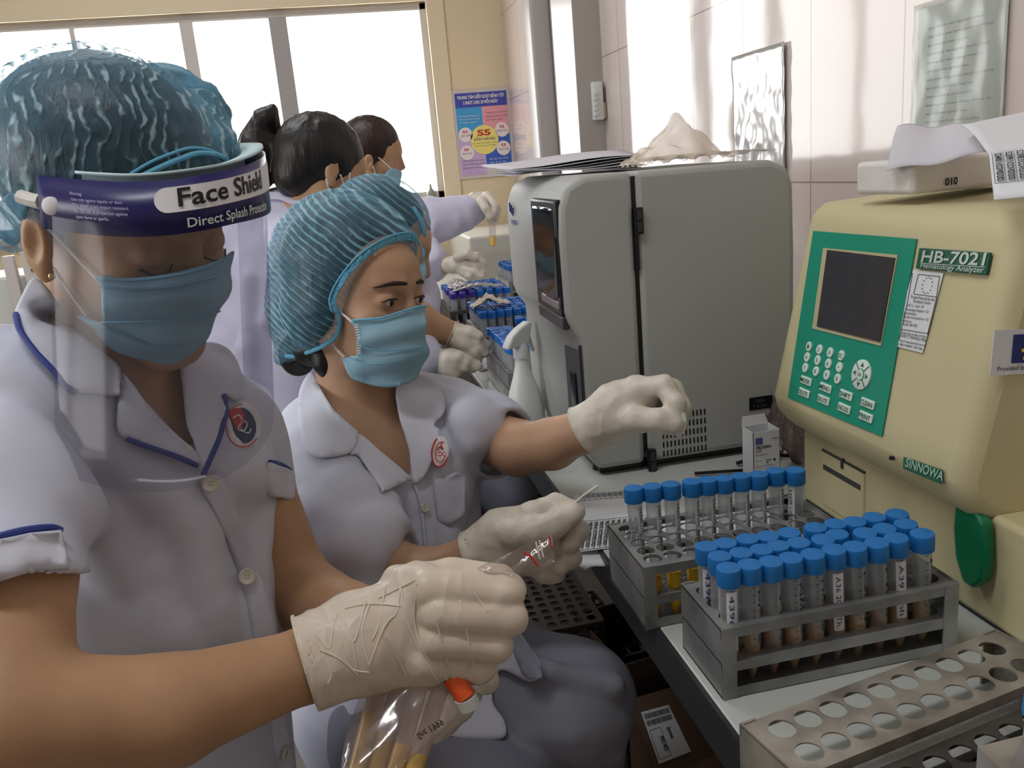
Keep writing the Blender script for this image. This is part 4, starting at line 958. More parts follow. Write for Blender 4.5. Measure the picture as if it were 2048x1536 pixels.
def cast(pxs, f, d0, d1, step=.8):
    """first point of solid f met along the sight line through each measured image point, between ranges d0 and d1"""
    px = np.array(pxs, float); Rv = CR[None]*((px[:, :1]-1024)/FPX)+CD[None]*((px[:, 1:]-768)/FPX)+CF[None]; L = np.linalg.norm(Rv, axis=1)
    t = np.full(len(px), d0); hit = np.zeros(len(px), bool); mn = np.full(len(px), 9.); tm = t.copy()
    for _ in range(90):
        d = f(CAM+Rv*t[:, None]); b = (d < mn) & ~hit; mn[b] = d[b]; tm[b] = t[b]
        hit |= d < .0004; t = np.where(hit | (t > d1), t, t+np.maximum(d*step, .0003)/L)
    t = np.where(hit, t, tm); return CAM+Rv*t[:, None], t, hit
def grad(f, P, e=.0015):
    g = np.stack([f(P+np.eye(3)[i]*e)-f(P-np.eye(3)[i]*e) for i in range(3)], 1); return g/(np.linalg.norm(g, axis=1)[:, None]+1e-9)
def spline(pts, n=6, closed=False):
    P = np.array(pts, float); out = []; N = len(P); rng_ = range(N if closed else N-1)
    for i in rng_:
        p0 = P[(i-1) % N] if closed or i > 0 else P[0]; p1 = P[i]; p2 = P[(i+1) % N]; p3 = P[(i+2) % N] if closed or i+2 < N else P[-1]
        for k in range(n):
            t = k/n; out.append(.5*((2*p1)+(-p0+p2)*t+(2*p0-5*p1+4*p2-p3)*t*t+(-p0+3*p1-3*p2+p3)*t**3))
    if not closed: out.append(P[-1])
    return np.array(out)
def tri2d(poly, step):
    x0, y0 = poly.min(0); x1, y1 = poly.max(0); G = []
    ys = np.arange(y0+step*.5, y1, step)
    for j, y in enumerate(ys):
        for x in np.arange(x0+step*(.5 if j % 2 else 1), x1, step): G.append((x, y))
    G = np.array(G) if G else np.zeros((0, 2)); A = poly; B = np.roll(poly, -1, 0); ins = np.zeros(len(G), bool); dm = np.full(len(G), 1e9)
    for a, b in zip(A, B):
        c = ((a[1] > G[:, 1]) != (b[1] > G[:, 1])); xx = (b[0]-a[0])*(G[:, 1]-a[1])/((b[1]-a[1]) or 1e-9)+a[0]; ins ^= c & (G[:, 0] < xx)
        ab = b-a; t = np.clip((G-a)@ab/(ab@ab+1e-9), 0, 1); dm = np.minimum(dm, np.linalg.norm(G-a-t[:, None]*ab, axis=1))
    G = G[ins & (dm > step*.35)]
    vs = [Vector(p) for p in poly]+[Vector(p) for p in G]; n = len(poly)
    rv, re, rf, *_ = delaunay_2d_cdt(vs, [(i, (i+1) % n) for i in range(n)], [], 1, 1e-5)
    return np.array([v[:] for v in rv]), [tuple(f_) for f_ in rf]
def applique(pxs, f, off, th, m, name, parent, d0, d1, step=9, smooth=True, n=5, relax=6, edge=0, fn=None):
    """cloth panel of thickness th lying on solid f; pxs is its measured outline"""
    poly = spline(pxs, n, True) if smooth else np.array(pxs, float)
    V2, Fc = tri2d(poly, step); fo = OFF(f, off) if off else f
    P, t, hit = cast(V2, fo, d0, d1)
    # relax depth where sight lines graze
    nb = [[] for _ in V2]
    for fc in Fc:
        for i in range(len(fc)): nb[fc[i]].append(fc[(i+1) % len(fc)]); nb[fc[(i+1) % len(fc)]].append(fc[i])
    t = t.copy(); t[~hit] = np.nan
    for _ in range(40):
        bad = np.isnan(t)
        if not bad.any(): break
        for i in np.where(bad)[0]:
            v = [t[j] for j in nb[i] if not np.isnan(t[j])]
            if v: t[i] = np.mean(v)
    t = np.nan_to_num(t, nan=(d0+d1)/2)
    for _ in range(relax): t = np.array([.5*t[i]+.5*np.mean([t[j] for j in nb[i]]) if nb[i] else t[i] for i in range(len(t))])
    Rv = CR[None]*((V2[:, :1]-1024)/FPX)+CD[None]*((V2[:, 1:]-768)/FPX)+CF[None]; P = CAM+Rv*t[:, None]
    if fn is not None: P = P+fn(V2, P)
    fc2 = []
    for fc in Fc:
        nn = np.cross(P[fc[1]]-P[fc[0]], P[fc[2]]-P[fc[0]]); fc2.append(fc if nn@(P[fc[0]]-CAM) < 0 else fc[::-1])
    o = link_mesh(name, raw(P, fc2), m, parent); md = o.modifiers.new('solid', 'SOLIDIFY'); md.thickness = th; md.offset = 1 if off == 0 else 0
    return o
def cord(pxs, f, off, r, m, name, parent, d0, d1, n=8, seg=8, flat=None):
    P2 = spline(pxs, n); P, t, hit = cast(P2, OFF(f, off), d0, d1); t[~hit] = np.nan
    ok = ~np.isnan(t); t = np.interp(np.arange(len(t)), np.where(ok)[0], t[ok]) if ok.any() else np.full(len(t), (d0+d1)/2)
    for _ in range(3): t[1:-1] = .5*t[1:-1]+.25*(t[:-2]+t[2:])
    Rv = CR[None]*((P2[:, :1]-1024)/FPX)+CD[None]*((P2[:, 1:]-768)/FPX)+CF[None]
    return MB().tube(list(CAM+Rv*t[:, None]), r, seg).build(name, m, parent, smooth=True)
def A(px, py, d): return at(px, py, d)
# ------------------------------------------------------------------ skin, cloth, cap materials
M['skin'] = mat('skin', (190, 149, 114), .5, sss=.12, noise=.08, nscale=25, bump=.0002, bscale=420)
M['skin_face'] = mat('face_skin', (192, 152, 122), .48, sss=.12, noise=.06, nscale=25, bump=.00015, bscale=420)
M['lip'] = mat('lips', (160, 84, 78), .45)
M['hair'] = mat('dark_hair', (24, 19, 18), .42, noise=.4, nscale=90, bump=.0018, bscale=130, stretch=(1, 1, .15))
M['hair_brown'] = mat('brown_hair', (52, 32, 26), .42, noise=.4, nscale=90, bump=.0018, bscale=130, stretch=(1, 1, .15))
M['coat'] = mat('white_coat_cotton', (202, 205, 221), .75, bump=.0004, bscale=60, noise=.04, nscale=7)
M['coat_far'] = mat('white_coat_cloth', (202, 201, 222), .8, bump=.002, bscale=22, noise=.03, nscale=7)
M['collar'] = mat('collar_cotton', (210, 213, 227), .75, bump=.0002, bscale=90)
M['piping'] = mat('blue_piping', (44, 62, 138), .6)
M['trouser'] = mat('grey_trousers', (132, 134, 148), .8, bump=.002, bscale=14, noise=.04, nscale=8)
M['mask'] = mat('blue_mask_fabric', (142, 182, 200), .75, bump=.0002, bscale=300, noise=.04, nscale=30)
M['mask_edge'] = mat('mask_seam', (116, 166, 190), .75)
M['elastic'] = mat('white_elastic', (226, 222, 216), .7)
M['glove'] = mat('latex_glove', (220, 212, 198), .42, sss=.05, noise=.10, nscale=38, bump=.0010, bscale=46, detail=2)
M['glove_thin'] = None
M['eye'] = mat('eye_white', (206, 200, 196), .2); M['iris'] = mat('dark_iris', (34, 22, 18), .1)
M['brow'] = mat('eyebrow_hair', (52, 38, 34), .8)
M['button'] = mat('pearl_button', (210, 208, 196), .25)
def glove_mat():
    m = mat('thin_latex_glove', (220, 208, 192), .4, sss=.05, bump=.0006, bscale=60); nt = m.node_tree; b = nt.nodes['Principled BSDF']
    tc = nt.nodes.new('ShaderNodeTexCoord'); ns = nt.nodes.new('ShaderNodeTexNoise'); ns.inputs['Scale'].default_value = 14; ns.inputs['Detail'].default_value = 1
    nt.links.new(tc.outputs['Object'], ns.inputs['Vector'])
    mxv = nt.nodes.new('ShaderNodeVectorMath'); mxv.operation = 'MULTIPLY_ADD'; mxv.inputs[1].default_value = (.09, .09, .09)
    nt.links.new(ns.outputs['Color'], mxv.inputs[0]); nt.links.new(tc.outputs['Object'], mxv.inputs[2])
    mp = nt.nodes.new('ShaderNodeMapping'); mp.inputs['Scale'].default_value = (26, 26, 12); nt.links.new(mxv.outputs[0], mp.inputs[0])
    vo = nt.nodes.new('ShaderNodeTexVoronoi'); vo.feature = 'DISTANCE_TO_EDGE'; vo.inputs['Scale'].default_value = 1; nt.links.new(mp.outputs[0], vo.inputs['Vector'])
    r = nt.nodes.new('ShaderNodeValToRGB'); r.color_ramp.elements[0].position = .0; r.color_ramp.elements[1].position = .055
    r.color_ramp.elements[0].color = lin((222, 210, 194)); r.color_ramp.elements[1].color = lin((218, 204, 186)); nt.links.new(vo.outputs['Distance'], r.inputs[0]); nt.links.new(r.outputs[0], b.inputs['Base Color'])
    bp = nt.nodes.new('ShaderNodeBump'); bp.invert = True; bp.inputs['Distance'].default_value = .0016
    rr_ = nt.nodes.new('ShaderNodeMath'); rr_.operation = 'MINIMUM'; rr_.inputs[1].default_value = .12; nt.links.new(vo.outputs['Distance'], rr_.inputs[0])
    nt.links.new(rr_.outputs[0], bp.inputs['Height']); bp.inputs['Distance'].default_value = .0035; nt.links.new(bp.outputs[0], b.inputs['Normal']); return m
M['glove_thin'] = glove_mat()
def cap_mat(name, axis_rows, freq, thin=.5, thick=.95, wob=3.0, light=(134, 188, 206), bd=.0018, brk=24, bk=-.75):
    """non-woven cap film: pleats run as wavy lines across; lets the dark hair show through"""
    m = bpy.data.materials.new(name); m.use_nodes = True; nt = m.node_tree; b = nt.nodes['Principled BSDF']
    tc = nt.nodes.new('ShaderNodeTexCoord'); ns = nt.nodes.new('ShaderNodeTexNoise'); ns.inputs['Scale'].default_value = 22; ns.inputs['Detail'].default_value = 3
    nt.links.new(tc.outputs['Object'], ns.inputs['Vector'])
    dp = nt.nodes.new('ShaderNodeVectorMath'); dp.operation = 'DOT_PRODUCT'; dp.inputs[1].default_value = tuple(np.array(axis_rows)*freq); nt.links.new(tc.outputs['Object'], dp.inputs[0])
    ad = nt.nodes.new('ShaderNodeMath'); ad.operation = 'MULTIPLY_ADD'; ad.inputs[1].default_value = wob; nt.links.new(ns.outputs['Fac'], ad.inputs[0]); nt.links.new(dp.outputs['Value'], ad.inputs[2])
    sn = nt.nodes.new('ShaderNodeMath'); sn.operation = 'SINE'; nt.links.new(ad.outputs[0], sn.inputs[0])
    r = nt.nodes.new('ShaderNodeValToRGB'); e = r.color_ramp.elements; e[0].position = .52; e[1].position = .98; e[0].color = (thin,)*3+(1,); e[1].color = (thick,)*3+(1,)
    mr = nt.nodes.new('ShaderNodeMapRange'); mr.inputs['From Min'].default_value = -1
    n2 = nt.nodes.new('ShaderNodeTexNoise'); n2.inputs['Scale'].default_value = brk; n2.inputs['Detail'].default_value = 5; nt.links.new(tc.outputs['Object'], n2.inputs['Vector'])
    m2 = nt.nodes.new('ShaderNodeMapRange'); m2.inputs['From Min'].default_value = .36; m2.inputs['From Max'].default_value = .62; m2.inputs['To Min'].default_value = bk; m2.inputs['To Max'].default_value = .15; nt.links.new(n2.outputs['Fac'], m2.inputs['Value'])
    a2 = nt.nodes.new('ShaderNodeMath'); a2.operation = 'ADD'; nt.links.new(sn.outputs[0], a2.inputs[0]); nt.links.new(m2.outputs[0], a2.inputs[1])
    nt.links.new(a2.outputs[0], mr.inputs['Value']); nt.links.new(mr.outputs[0], r.inputs[0])
    lw = nt.nodes.new('ShaderNodeLayerWeight'); lw.inputs[0].default_value = .3
    mx = nt.nodes.new('ShaderNodeMath'); mx.operation = 'MULTIPLY_ADD'; mx.inputs[1].default_value = .6; mx.use_clamp = True
    nt.links.new(lw.outputs['Facing'], mx.inputs[0]); nt.links.new(r.outputs[0], mx.inputs[2]); nt.links.new(mx.outputs[0], b.inputs['Alpha'])
    cr2 = nt.nodes.new('ShaderNodeValToRGB'); cr2.color_ramp.elements[0].color = lin((96, 150, 176)); cr2.color_ramp.elements[1].color = lin(light); cr2.color_ramp.elements[0].position = .45
    nt.links.new(mr.outputs[0], cr2.inputs[0]); nt.links.new(cr2.outputs[0], b.inputs['Base Color']); b.inputs['Roughness'].default_value = .6; b.inputs['Subsurface Weight'].default_value = 0
    bp = nt.nodes.new('ShaderNodeBump'); bp.inputs['Distance'].default_value = bd; nt.links.new(mr.outputs[0], bp.inputs['Height']); nt.links.new(bp.outputs[0], b.inputs['Normal']); return m
M['cap_band'] = mat('cap_elastic_band', (104, 178, 210), .6, bump=.0015, bscale=160)
# ------------------------------------------------------------------ head
def frame(yaw, pitch, roll=0):
    """yaw 0 looks at the viewer, 90 looks to image right; pitch down positive; rows: right-hand side of image plane"""
    y, p, r = map(math.radians, (yaw, pitch, roll)); c = -CF; u = -CD; rr_ = CR
    Fh = math.sin(y)*rr_+math.cos(y)*c; S = math.cos(y)*rr_-math.sin(y)*c      # S: person's left
    Fw = math.cos(p)*Fh-math.sin(p)*u; Up = math.cos(p)*u+math.sin(p)*Fh
    S2 = math.cos(r)*S+math.sin(r)*Up; U2 = -math.sin(r)*S+math.cos(r)*Up
    return np.array([S2, Fw, U2])
class Head:
    """local axes: x = person's left, y = forward, z = up; origin between the ears"""
    def __init__(s, px, py, d, yaw, pitch, roll=0, k=1.0): s.c = A(px, py, d); s.R = frame(yaw, pitch, roll); s.k = k
    def w(s, x, y, z): return s.c+(np.array([x, y, z])*s.k)@s.R
    def e(s, x, y, z, a, b, c): return el(s.w(x, y, z), np.array([a, b, c])*s.k, s.R)
    def r(s, p, q, r1, r2=None): return rc(s.w(*p), s.w(*q), r1*s.k, (r1 if r2 is None else r2)*s.k)
    def skull(s): return U(.02*s.k, s.e(0, -.018, .045, .073, .092, .082), s.e(0, .03, -.01, .064, .062, .078), s.e(0, .045, .035, .058, .048, .05))
    def sdf(s, eyes=True, ears=(-1, 1)):
        k = s.k
        f = U(.022*k, s.skull(), s.r((-.042, .0, -.055), (-.012, .068, -.097), .022, .017), s.r((.042, .0, -.055), (.012, .068, -.097), .022, .017), s.r((-.010, .070, -.095), (.010, .070, -.095), .017), s.e(0, .05, -.06, .042, .04, .04))
        f = U(.014*k, f, s.r((-.040, .062, -.022), (-.030, .070, -.030), .020), s.r((.040, .062, -.022), (.030, .070, -.030), .020))
        f = U(.010*k, f, s.r((-.038, .072, .028), (-.012, .086, .026), .010), s.r((.038, .072, .028), (.012, .086, .026), .010))
        f = U(.008*k, f, s.r((0, .086, .020), (0, .104, -.026), .0075, .0105), s.r((-.013, .092, -.034), (.013, .092, -.034), .0075))
        for sg in (-1, 1): f = SUB(f, s.e(sg*.032, .094, .006, .019, .016, .012), .010*k)
        if eyes:
            for sg in (-1, 1):
                lid = s.e(sg*.031, .0745, .006, .0165, .0165, .0145)
                if eyes != 'closed': lid = SUB(lid, s.e(sg*.031, .094, .0030, .0135, .010, .0042), .0012*k)
                f = U(.004*k, f, lid)
        f = U(.006*k, f, s.r((-.020, .086, -.062), (.020, .086, -.062), .0068), s.r((-.014, .087, -.072), (.014, .087, -.072), .0072))
        for sg in ears:
            er = SUB(s.e(sg*.079, -.004, -.004, .0085, .018, .031), s.e(sg*.090, .001, -.003, .010, .010, .020), .003*k)
            er = U(.004*k, er, s.e(sg*.078, .004, -.030, .006, .009, .010)); f = U(.006*k, f, er)
        return f
    def eyes(s, par, side=(-1, 1), look=(0, 0)):
        for sg in side:
            c = s.w(sg*.031, .0735, .004); o = MB().lathe([(.0001, -.0148*s.k)]+[(.0148*s.k*math.cos(a), .0148*s.k*math.sin(a)) for a in np.linspace(-1.5, 1.5, 13)]+[(.0001, .0148*s.k)], 20, c, nrm(s.R[1]+s.R[0]*look[0]+s.R[2]*look[1])).build('eye', M['eye'], par, smooth=True)
            dv = nrm(s.R[1]+s.R[0]*look[0]+s.R[2]*look[1])
            MB().lathe([(.0066*s.k, .0130*s.k), (.0060*s.k, .0142*s.k), (.004*s.k, .0149*s.k), (.0002, .0152*s.k)], 18, c, dv).build('iris', M['iris'], o, smooth=True)
def finger(pts, rs): return chain(pts, rs, .004)
def torus(c, axis, R_, r, m, name, par, seg=28, sq=(1, 1)):
    a = nrm(axis); t = nrm(np.cross(a, [0.13, .31, .94])); u = np.cross(a, t)
    P = [np.array(c)+t*R_*sq[0]*math.cos(q)+u*R_*sq[1]*math.sin(q) for q in np.linspace(0, 2*math.pi, seg)]
    return MB().tube(P, r, 6, cap=False).build(name, m, par, smooth=True)
def button(px, py, f, par, r=.0062, d0=.3, d1=1.6):
    P, t, h = cast([(px, py)], f, d0, d1); n = grad(f, P)[0]; c = P[0]+n*.001
    b = MB().lathe([(r*.9, 0), (r, .0008), (r, .0018), (r*.86, .0026), (r*.74, .0019), (.0004, .0019)], 24, c, n)
    o = b.build('button', M['button'], par, smooth=True); t_ = nrm(np.cross(n, CD)); u_ = np.cross(n, t_); b = MB()
    for i in (-1, 1):
        for j in (-1, 1): b.lathe([(.0005, 0), (.0005, .0003)], 6, c+n*.0019+t_*i*.0013+u_*j*.0013, n)
    b.build('thread_holes', M['dark_grey'], o); return o
def person(label, base): return empty('person', tuple(base), label, 'person')
# ================================================================== SEATED WOMAN WITH FACE SHIELD (nearest, left)
w1 = person('nearest seated woman in face shield and white tunic with blue piping, holding a sample bag', (-.25, .85, 0))
H1 = Head(244, 446, .74, 66, 24, 20, .95)
sh_l, sh_r = A(20, 800, .70), A(500, 905, .90)
neck1 = rc(H1.w(0, -.03, -.03), A(255, 800, .82), .053, .062)
torso1 = U(.05, rc(A(235, 960, .87), A(300, 1250, .88), .135, .128), rc(A(300, 1250, .88), A(330, 1760, .95), .128, .15), rc(A(60, 840, .76), A(440, 905, .91), .062, .055), rc(A(180, 850, .81), A(330, 890, .85), .09))
armR = U(.012, rc(A(-5, 850, .70), A(5, 1150, .60), .050, .046), rc(A(5, 1150, .60), A(5, 1440, .545), .046, .043), rc(A(5, 1440, .545), A(330, 1425, .59), .042, .037), rc(A(330, 1425, .59), A(640, 1320, .675), .037, .0265))
armL = U(.012, rc(A(485, 910, .91), A(585, 1180, .90), .040, .040), rc(A(590, 1180, .90), A(700, 1235, .83), .041, .032), rc(A(700, 1235, .83), A(850, 1290, .775), .032, .025))
# right hand: back of the hand to the viewer, fingers closed on the bag
def hand1(g=0.):
    palm = U(.014, rc(A(640, 1320, .675), A(720, 1285, .68), .0265+g, .034+g), rc(A(720, 1275, .685), A(850, 1205, .69), .033+g, .028+g), rc(A(720, 1300, .685), A(850, 1290, .69), .031+g, .027+g), rc(A(840, 1170, .685), A(880, 1190, .68), .015+g), rc(A(800, 1330, .685), A(860, 1330, .685), .016+g))
    fs = []
    for (m_, p_, q_, r_) in (((860, 1178, .668), (1012, 1183, .675), (965, 1212, .705), .0128), ((880, 1228, .662), (1018, 1234, .672), (960, 1250, .705), .0124), ((875, 1278, .664), (990, 1288, .676), (930, 1295, .708), .0120), ((850, 1320, .670), (962, 1334, .685), (900, 1335, .712), .0108)):
        fs.append(chain([A(*m_), A(*p_), A(*q_)], [r_*1.1+g, r_+g, r_*.92+g], .006))
    thumb = chain([A(800, 1165, .70), A(900, 1150, .705), A(1000, 1160, .70)], [.014+g, .0125+g, .011+g], .006)
    return U(.006, palm, U(.0022, *fs), thumb)
def handL1(g=0.):
    palm = rc(A(860, 1295, .775), A(900, 1340, .77), .026+g, .03+g); fs = []
    for m_, p_, q_ in (((900, 1350, .765), (935, 1385, .75), (925, 1415, .74)), ((880, 1370, .76), (915, 1415, .745), (895, 1440, .735)), ((865, 1385, .755), (890, 1440, .742), (868, 1462, .735)), ((850, 1395, .752), (862, 1452, .742), (842, 1470, .738))):
        fs.append(chain([A(*m_), A(*p_), A(*q_)], [.012+g, .011+g, .0095+g], .006))
    th = chain([A(905, 1310, .76), A(960, 1330, .745), A(972, 1362, .735)], [.014+g, .012+g, .0105+g], .006)
    return U(.008, palm, U(.003, *fs), th)
head1 = H1.sdf(eyes='closed', ears=(-1,))
legs1 = U(.03, rc(A(330, 1760, .95), A(690, 2050, .80), .095, .075), rc(A(200, 1800, .90), A(480, 2250, .74), .095, .075))
kn1, kn2 = A(690, 2050, .80), A(480, 2250, .74)
sh1 = U(.03, rc(kn1, [kn1[0]+.02, kn1[1]+.02, .08], .06, .038), rc(kn2, [kn2[0]+.02, kn2[1]+.02, .08], .06, .038))
body1 = U(.02, head1, neck1, OFF(torso1, -.012), armR, armL, hand1(-.002), handL1(-.002))
solid(body1, .0034, 'body', M['skin'], w1, hi=A(900, 700, 1.3)*0+[9, 9, 9] if 0 else None)
# lowered lids and lashes
for sg in (-1, 1):
    MB().tube([H1.w(sg*x, y, z) for x, y, z in ((.017, .0880, -.004), (.024, .0925, -.007), (.032, .0935, -.0085), (.040, .090, -.0075), (.046, .083, -.004))], .0009, 6).build('eyelashes', M['ink'], w1, smooth=True)
    MB().tube([H1.w(sg*x, y, z) for x, y, z in ((.012, .0950, .026), (.024, .0945, .031), (.036, .0885, .030), (.048, .076, .024))], [.0012*.95, .0024, .0022, .0008], 8).build('eyebrow', M['brow'], w1, smooth=True)
# tunic
slx = nrm(A(545, 1040, .91)-A(455, 880, .92))
SLL = INT(rc(A(455, 880, .92), A(518, 1010, .912), .060, .042), half(A(560, 1000, .86), nrm(CD+slx*.2)), .002)
SLL = SUB(SLL, INT(rc(A(495, 950, .915), A(524, 1060, .91), .039, .039), half(A(520, 975, .91), -slx)), .002)
T1 = U(.02, OFF(torso1, .004), SLL)
SL1 = U(.03, rc(A(10, 800, .71), A(-3, 1000, .65), .062, .057), rc(A(-3, 1000, .65), A(5, 1200, .583), .057, .055))
slax = nrm(A(5, 1200, .583)-A(-3, 1000, .65)); hem1 = half(A(60, 1150, .535), nrm(CD*1.0+slax*.35))
SLO1 = SL1
SL1 = SUB(INT(SL1, hem1, .002), INT(rc(A(0, 1060, .63), A(6, 1330, .55), .0515, .0515), half(A(0, 1060, .60), -slax)), .002)
T1 = U(.022, T1, SL1)
fold_px = [([(10, 740), (110, 800), (220, 880)], .014, .004), ([(20, 830), (120, 940), (190, 1060), (220, 1150)], .016, .007), ([(90, 770), (200, 870), (320, 990), (410, 1130)], .016, .005), ([(150, 990), (220, 1110), (300, 1290)], .014, .004),
           ([(430, 1010), (405, 1120), (440, 1260)], .013, .004), ([(310, 960), (390, 1080)], .012, .003), ([(300, 1090), (312, 1270)], .008, .0015), ([(530, 1030), (510, 1150), (540, 1300)], .013, .004), ([(110, 1240), (200, 1270), (330, 1290)], .03, .004), ([(470, 930), (535, 960)], .02, .005), ([(60, 690), (150, 760), (260, 850)], .013, .003)]
T1 = LAYF(T1, fold_px, .018)
T1 = NOISE(T1, .0022, 22, 3, st=(1, 1, .6))
V1 = MB  # neckline opening
def vcut(pts, d0, d1):
    """wedge between two ranges whose outline follows the neckline"""
    P = np.array(pts, float); n = len(P)
    def fn(Q):
        v = Q-CAM; z = v@CF; x = 1024+FPX*(v@CR)/np.maximum(z, 1e-3); y = 768+FPX*(v@CD)/np.maximum(z, 1e-3); d = np.full(len(Q), 1e9); ins = np.zeros(len(Q), bool)
        for i in range(n):
            a, b = P[i], P[(i+1) % n]; ex, ey_ = b-a; wx, wy = x-a[0], y-a[1]; t = np.clip((wx*ex+wy*ey_)/(ex*ex+ey_*ey_), 0, 1); d = np.minimum(d, np.hypot(wx-ex*t, wy-ey_*t))
            c1 = (a[1] > y) != (b[1] > y); xx = ex*(y-a[1])/(ey_ if abs(ey_) > 1e-9 else 1e-9)+a[0]; ins ^= c1 & (x < xx)
        s = np.where(ins, -d, d)*z/FPX; return np.maximum(np.maximum(s, d0-z), z-d1)
    return F(fn, [-9]*3, [9]*3)
neckline1 = vcut([(60, 500), (110, 590), (150, 660), (240, 745), (290, 800), (340, 855), (394, 905), (380, 850), (366, 780), (362, 710), (420, 600), (300, 450)], .3, .86)
T1b = SUB(T1, neckline1, .003)
tun = solid(T1b, .004, 'tunic', M['coat'], w1)
# lower sleeve cut shape is closed by a hem band
cf = applique([(-60, 1092), (0, 1078), (60, 1066), (121, 1062), (133, 1100), (138, 1138), (60, 1142), (0, 1160), (-60, 1180)], SLO1, .003, .003, M['collar'], 'sleeve_hem', tun, .45, .8, step=14, smooth=False)
cord([(-60, 1090), (0, 1073), (50, 1061), (100, 1056), (122, 1062)], U(.01, T1, SLO1), .003, .0028, M['piping'], 'sleeve_piping', tun, .45, .8)
c1 = applique([(67, 557), (94, 576), (118, 612), (146, 655), (190, 695), (234, 728), (242, 749), (239, 770), (237, 790), (195, 787), (152, 783), (128, 765), (104, 734), (68, 697), (40, 658), (32, 630), (41, 600)], T1, .007, .003, M['collar'], 'collar', tun, .45, .95, step=9)
cord([(32, 629), (41, 662), (70, 703), (106, 741), (130, 772), (152, 784)], T1, .009, .0026, M['piping'], 'collar_piping', c1, .45, .95)
c2 = applique([(242, 745), (268, 772), (300, 815), (345, 862), (392, 904), (395, 930), (360, 920), (300, 895), (256, 879), (236, 862), (235, 820), (238, 786)], T1, .006, .0028, M['collar'], 'lapel', tun, .45, .95, step=9)
cord([(256, 879), (300, 895), (350, 912), (394, 931)], T1, .008, .0026, M['piping'], 'lapel_piping', c2, .45, .95)
c3 = applique([(360, 717), (385, 695), (418, 686), (455, 698), (480, 735), (490, 790), (470, 800), (450, 792), (452, 825), (438, 880), (407, 948), (398, 935), (390, 890), (374, 850), (366, 780)], T1, .007, .003, M['collar'], 'lapel', tun, .45, 1.05, step=9)
cord([(448, 790), (452, 822), (446, 850), (437, 880), (422, 915), (406, 950)], T1, .009, .0026, M['piping'], 'lapel_piping', c3, .45, 1.05)
cord([(540, 925), (560, 929), (580, 941)], T1, .002, .0028, M['piping'], 'sleeve_piping', tun, .6, 1.2)
applique([(534, 928), (560, 932), (586, 943), (589, 970), (587, 998), (560, 994), (536, 986)], OFF(T1, .0), .003, .003, M['collar'], 'sleeve_hem', tun, .6, 1.2, step=10)
pk1 = applique([(402, 955), (440, 948), (462, 1000), (500, 1100), (530, 1180), (560, 1300), (575, 1440), (590, 1536), (590, 1600), (556, 1600), (548, 1536), (530, 1400), (507, 1275), (490, 1190), (462, 1100), (425, 1015), (404, 980)], T1, .0035, .0022, M['coat'], 'placket', tun, .5, 1.1, step=14)
for x, y in ((420, 966), (492, 1154), (568, 1508)): button(x, y, OFF(T1, .005), pk1, .0078)
badge1 = applique([(486+37*math.cos(a), 851+47*math.sin(a)) for a in np.linspace(0, 6.28, 24)[:-1]], T1, .003, .001, M['white_ink'], 'round_badge', tun, .5, 1.2, step=8, smooth=False, relax=12)
def ell(cx, cy, rx, ry, rot=0, n=24, a0=0, a1=2*math.pi): return [(cx+rx*math.cos(a)*math.cos(rot)-ry*math.sin(a)*math.sin(rot), cy+rx*math.cos(a)*math.sin(rot)+ry*math.sin(a)*math.cos(rot)) for a in np.linspace(a0, a1, n+1)[:-1]]
cord(ell(486, 851, 34, 43)+[(520, 851)], T1, .0044, .0006, M['red_ink'], 'badge_ring', badge1, .5, 1.2, n=2)
applique(ell(486, 851, 26, 36, -.2), T1, .0046, .0006, mat('badge_navy', (40, 52, 92), .6), 'badge_blue', badge1, .5, 1.2, step=7, smooth=False, relax=12)
applique([(458, 822), (475, 816), (486, 822), (488, 840), (478, 862), (464, 852)], T1, .0054, .0006, M['red_ink'], 'badge_red', badge1, .5, 1.2, step=7, relax=12)
cord([(466, 836), (478, 830), (484, 842), (476, 856), (486, 862), (494, 850), (488, 842), (482, 858), (496, 866), (502, 858)], T1, .0062, .0006, M['white_ink'], 'badge_emblem', badge1, .5, 1.2, n=4)
# hair, cap
hair1 = U(.02, H1.e(0, -.03, .052, .084, .104, .088), H1.e(0, -.105, .02, .05, .04, .055), el(A(196, 304, .80), (.086, .080, .079), [CR, CF, -CD]))
hair1 = U(.02, hair1, H1.e(0, -.010, .050, .079, .092, .085))
solid(INT(hair1, half(H1.w(0, .062, .046), nrm(H1.R[1]*.62-H1.R[2]*.78)), .004), .0045, 'hair', M['hair'], w1)
cap1 = U(.015, OFF(hair1, .006), el(A(222, 304, .80), (.100, .092, .085), [CR, CF, -CD]), el(A(20, 425, .80), (.026, .04, .036), [CR, CF, -CD]), rc(A(400, 225, .77), A(430, 290, .75), .020))
cap1 = INT(cap1, half(H1.w(0, .078, .054), nrm(H1.R[1]*.60-H1.R[2]*.80)), .006)
cap1 = NOISE(cap1, .0013, 62, 9, R=H1.R, st=(1.2, .35, 1.2), ridge=True, oct_=2)
solid(cap1, .0030, 'bouffant_cap', cap_mat('crinkled_cap_film', H1.R[1]*.6+H1.R[0]*.8, 620, .17, .62, 30, (168, 204, 216), .0012, 55, -1.4), w1)
foldm = mat('blue_cap_fold', (104, 168, 198), .6, alpha=.72, bump=.004, bscale=50, noise=.12, nscale=30)
solid(NOISE(U(.02, el(A(338, 262, .815), (.060, .066, .058), [CR, CF, -CD]), rc(A(380, 240, .80), A(428, 296, .765), .026, .014)), .003, 45, 8, ridge=True), .004, 'cap_fold', mat('blue_cap_gather', (96, 160, 192), .6, noise=.3, nscale=40, bump=.004, bscale=60), w1)
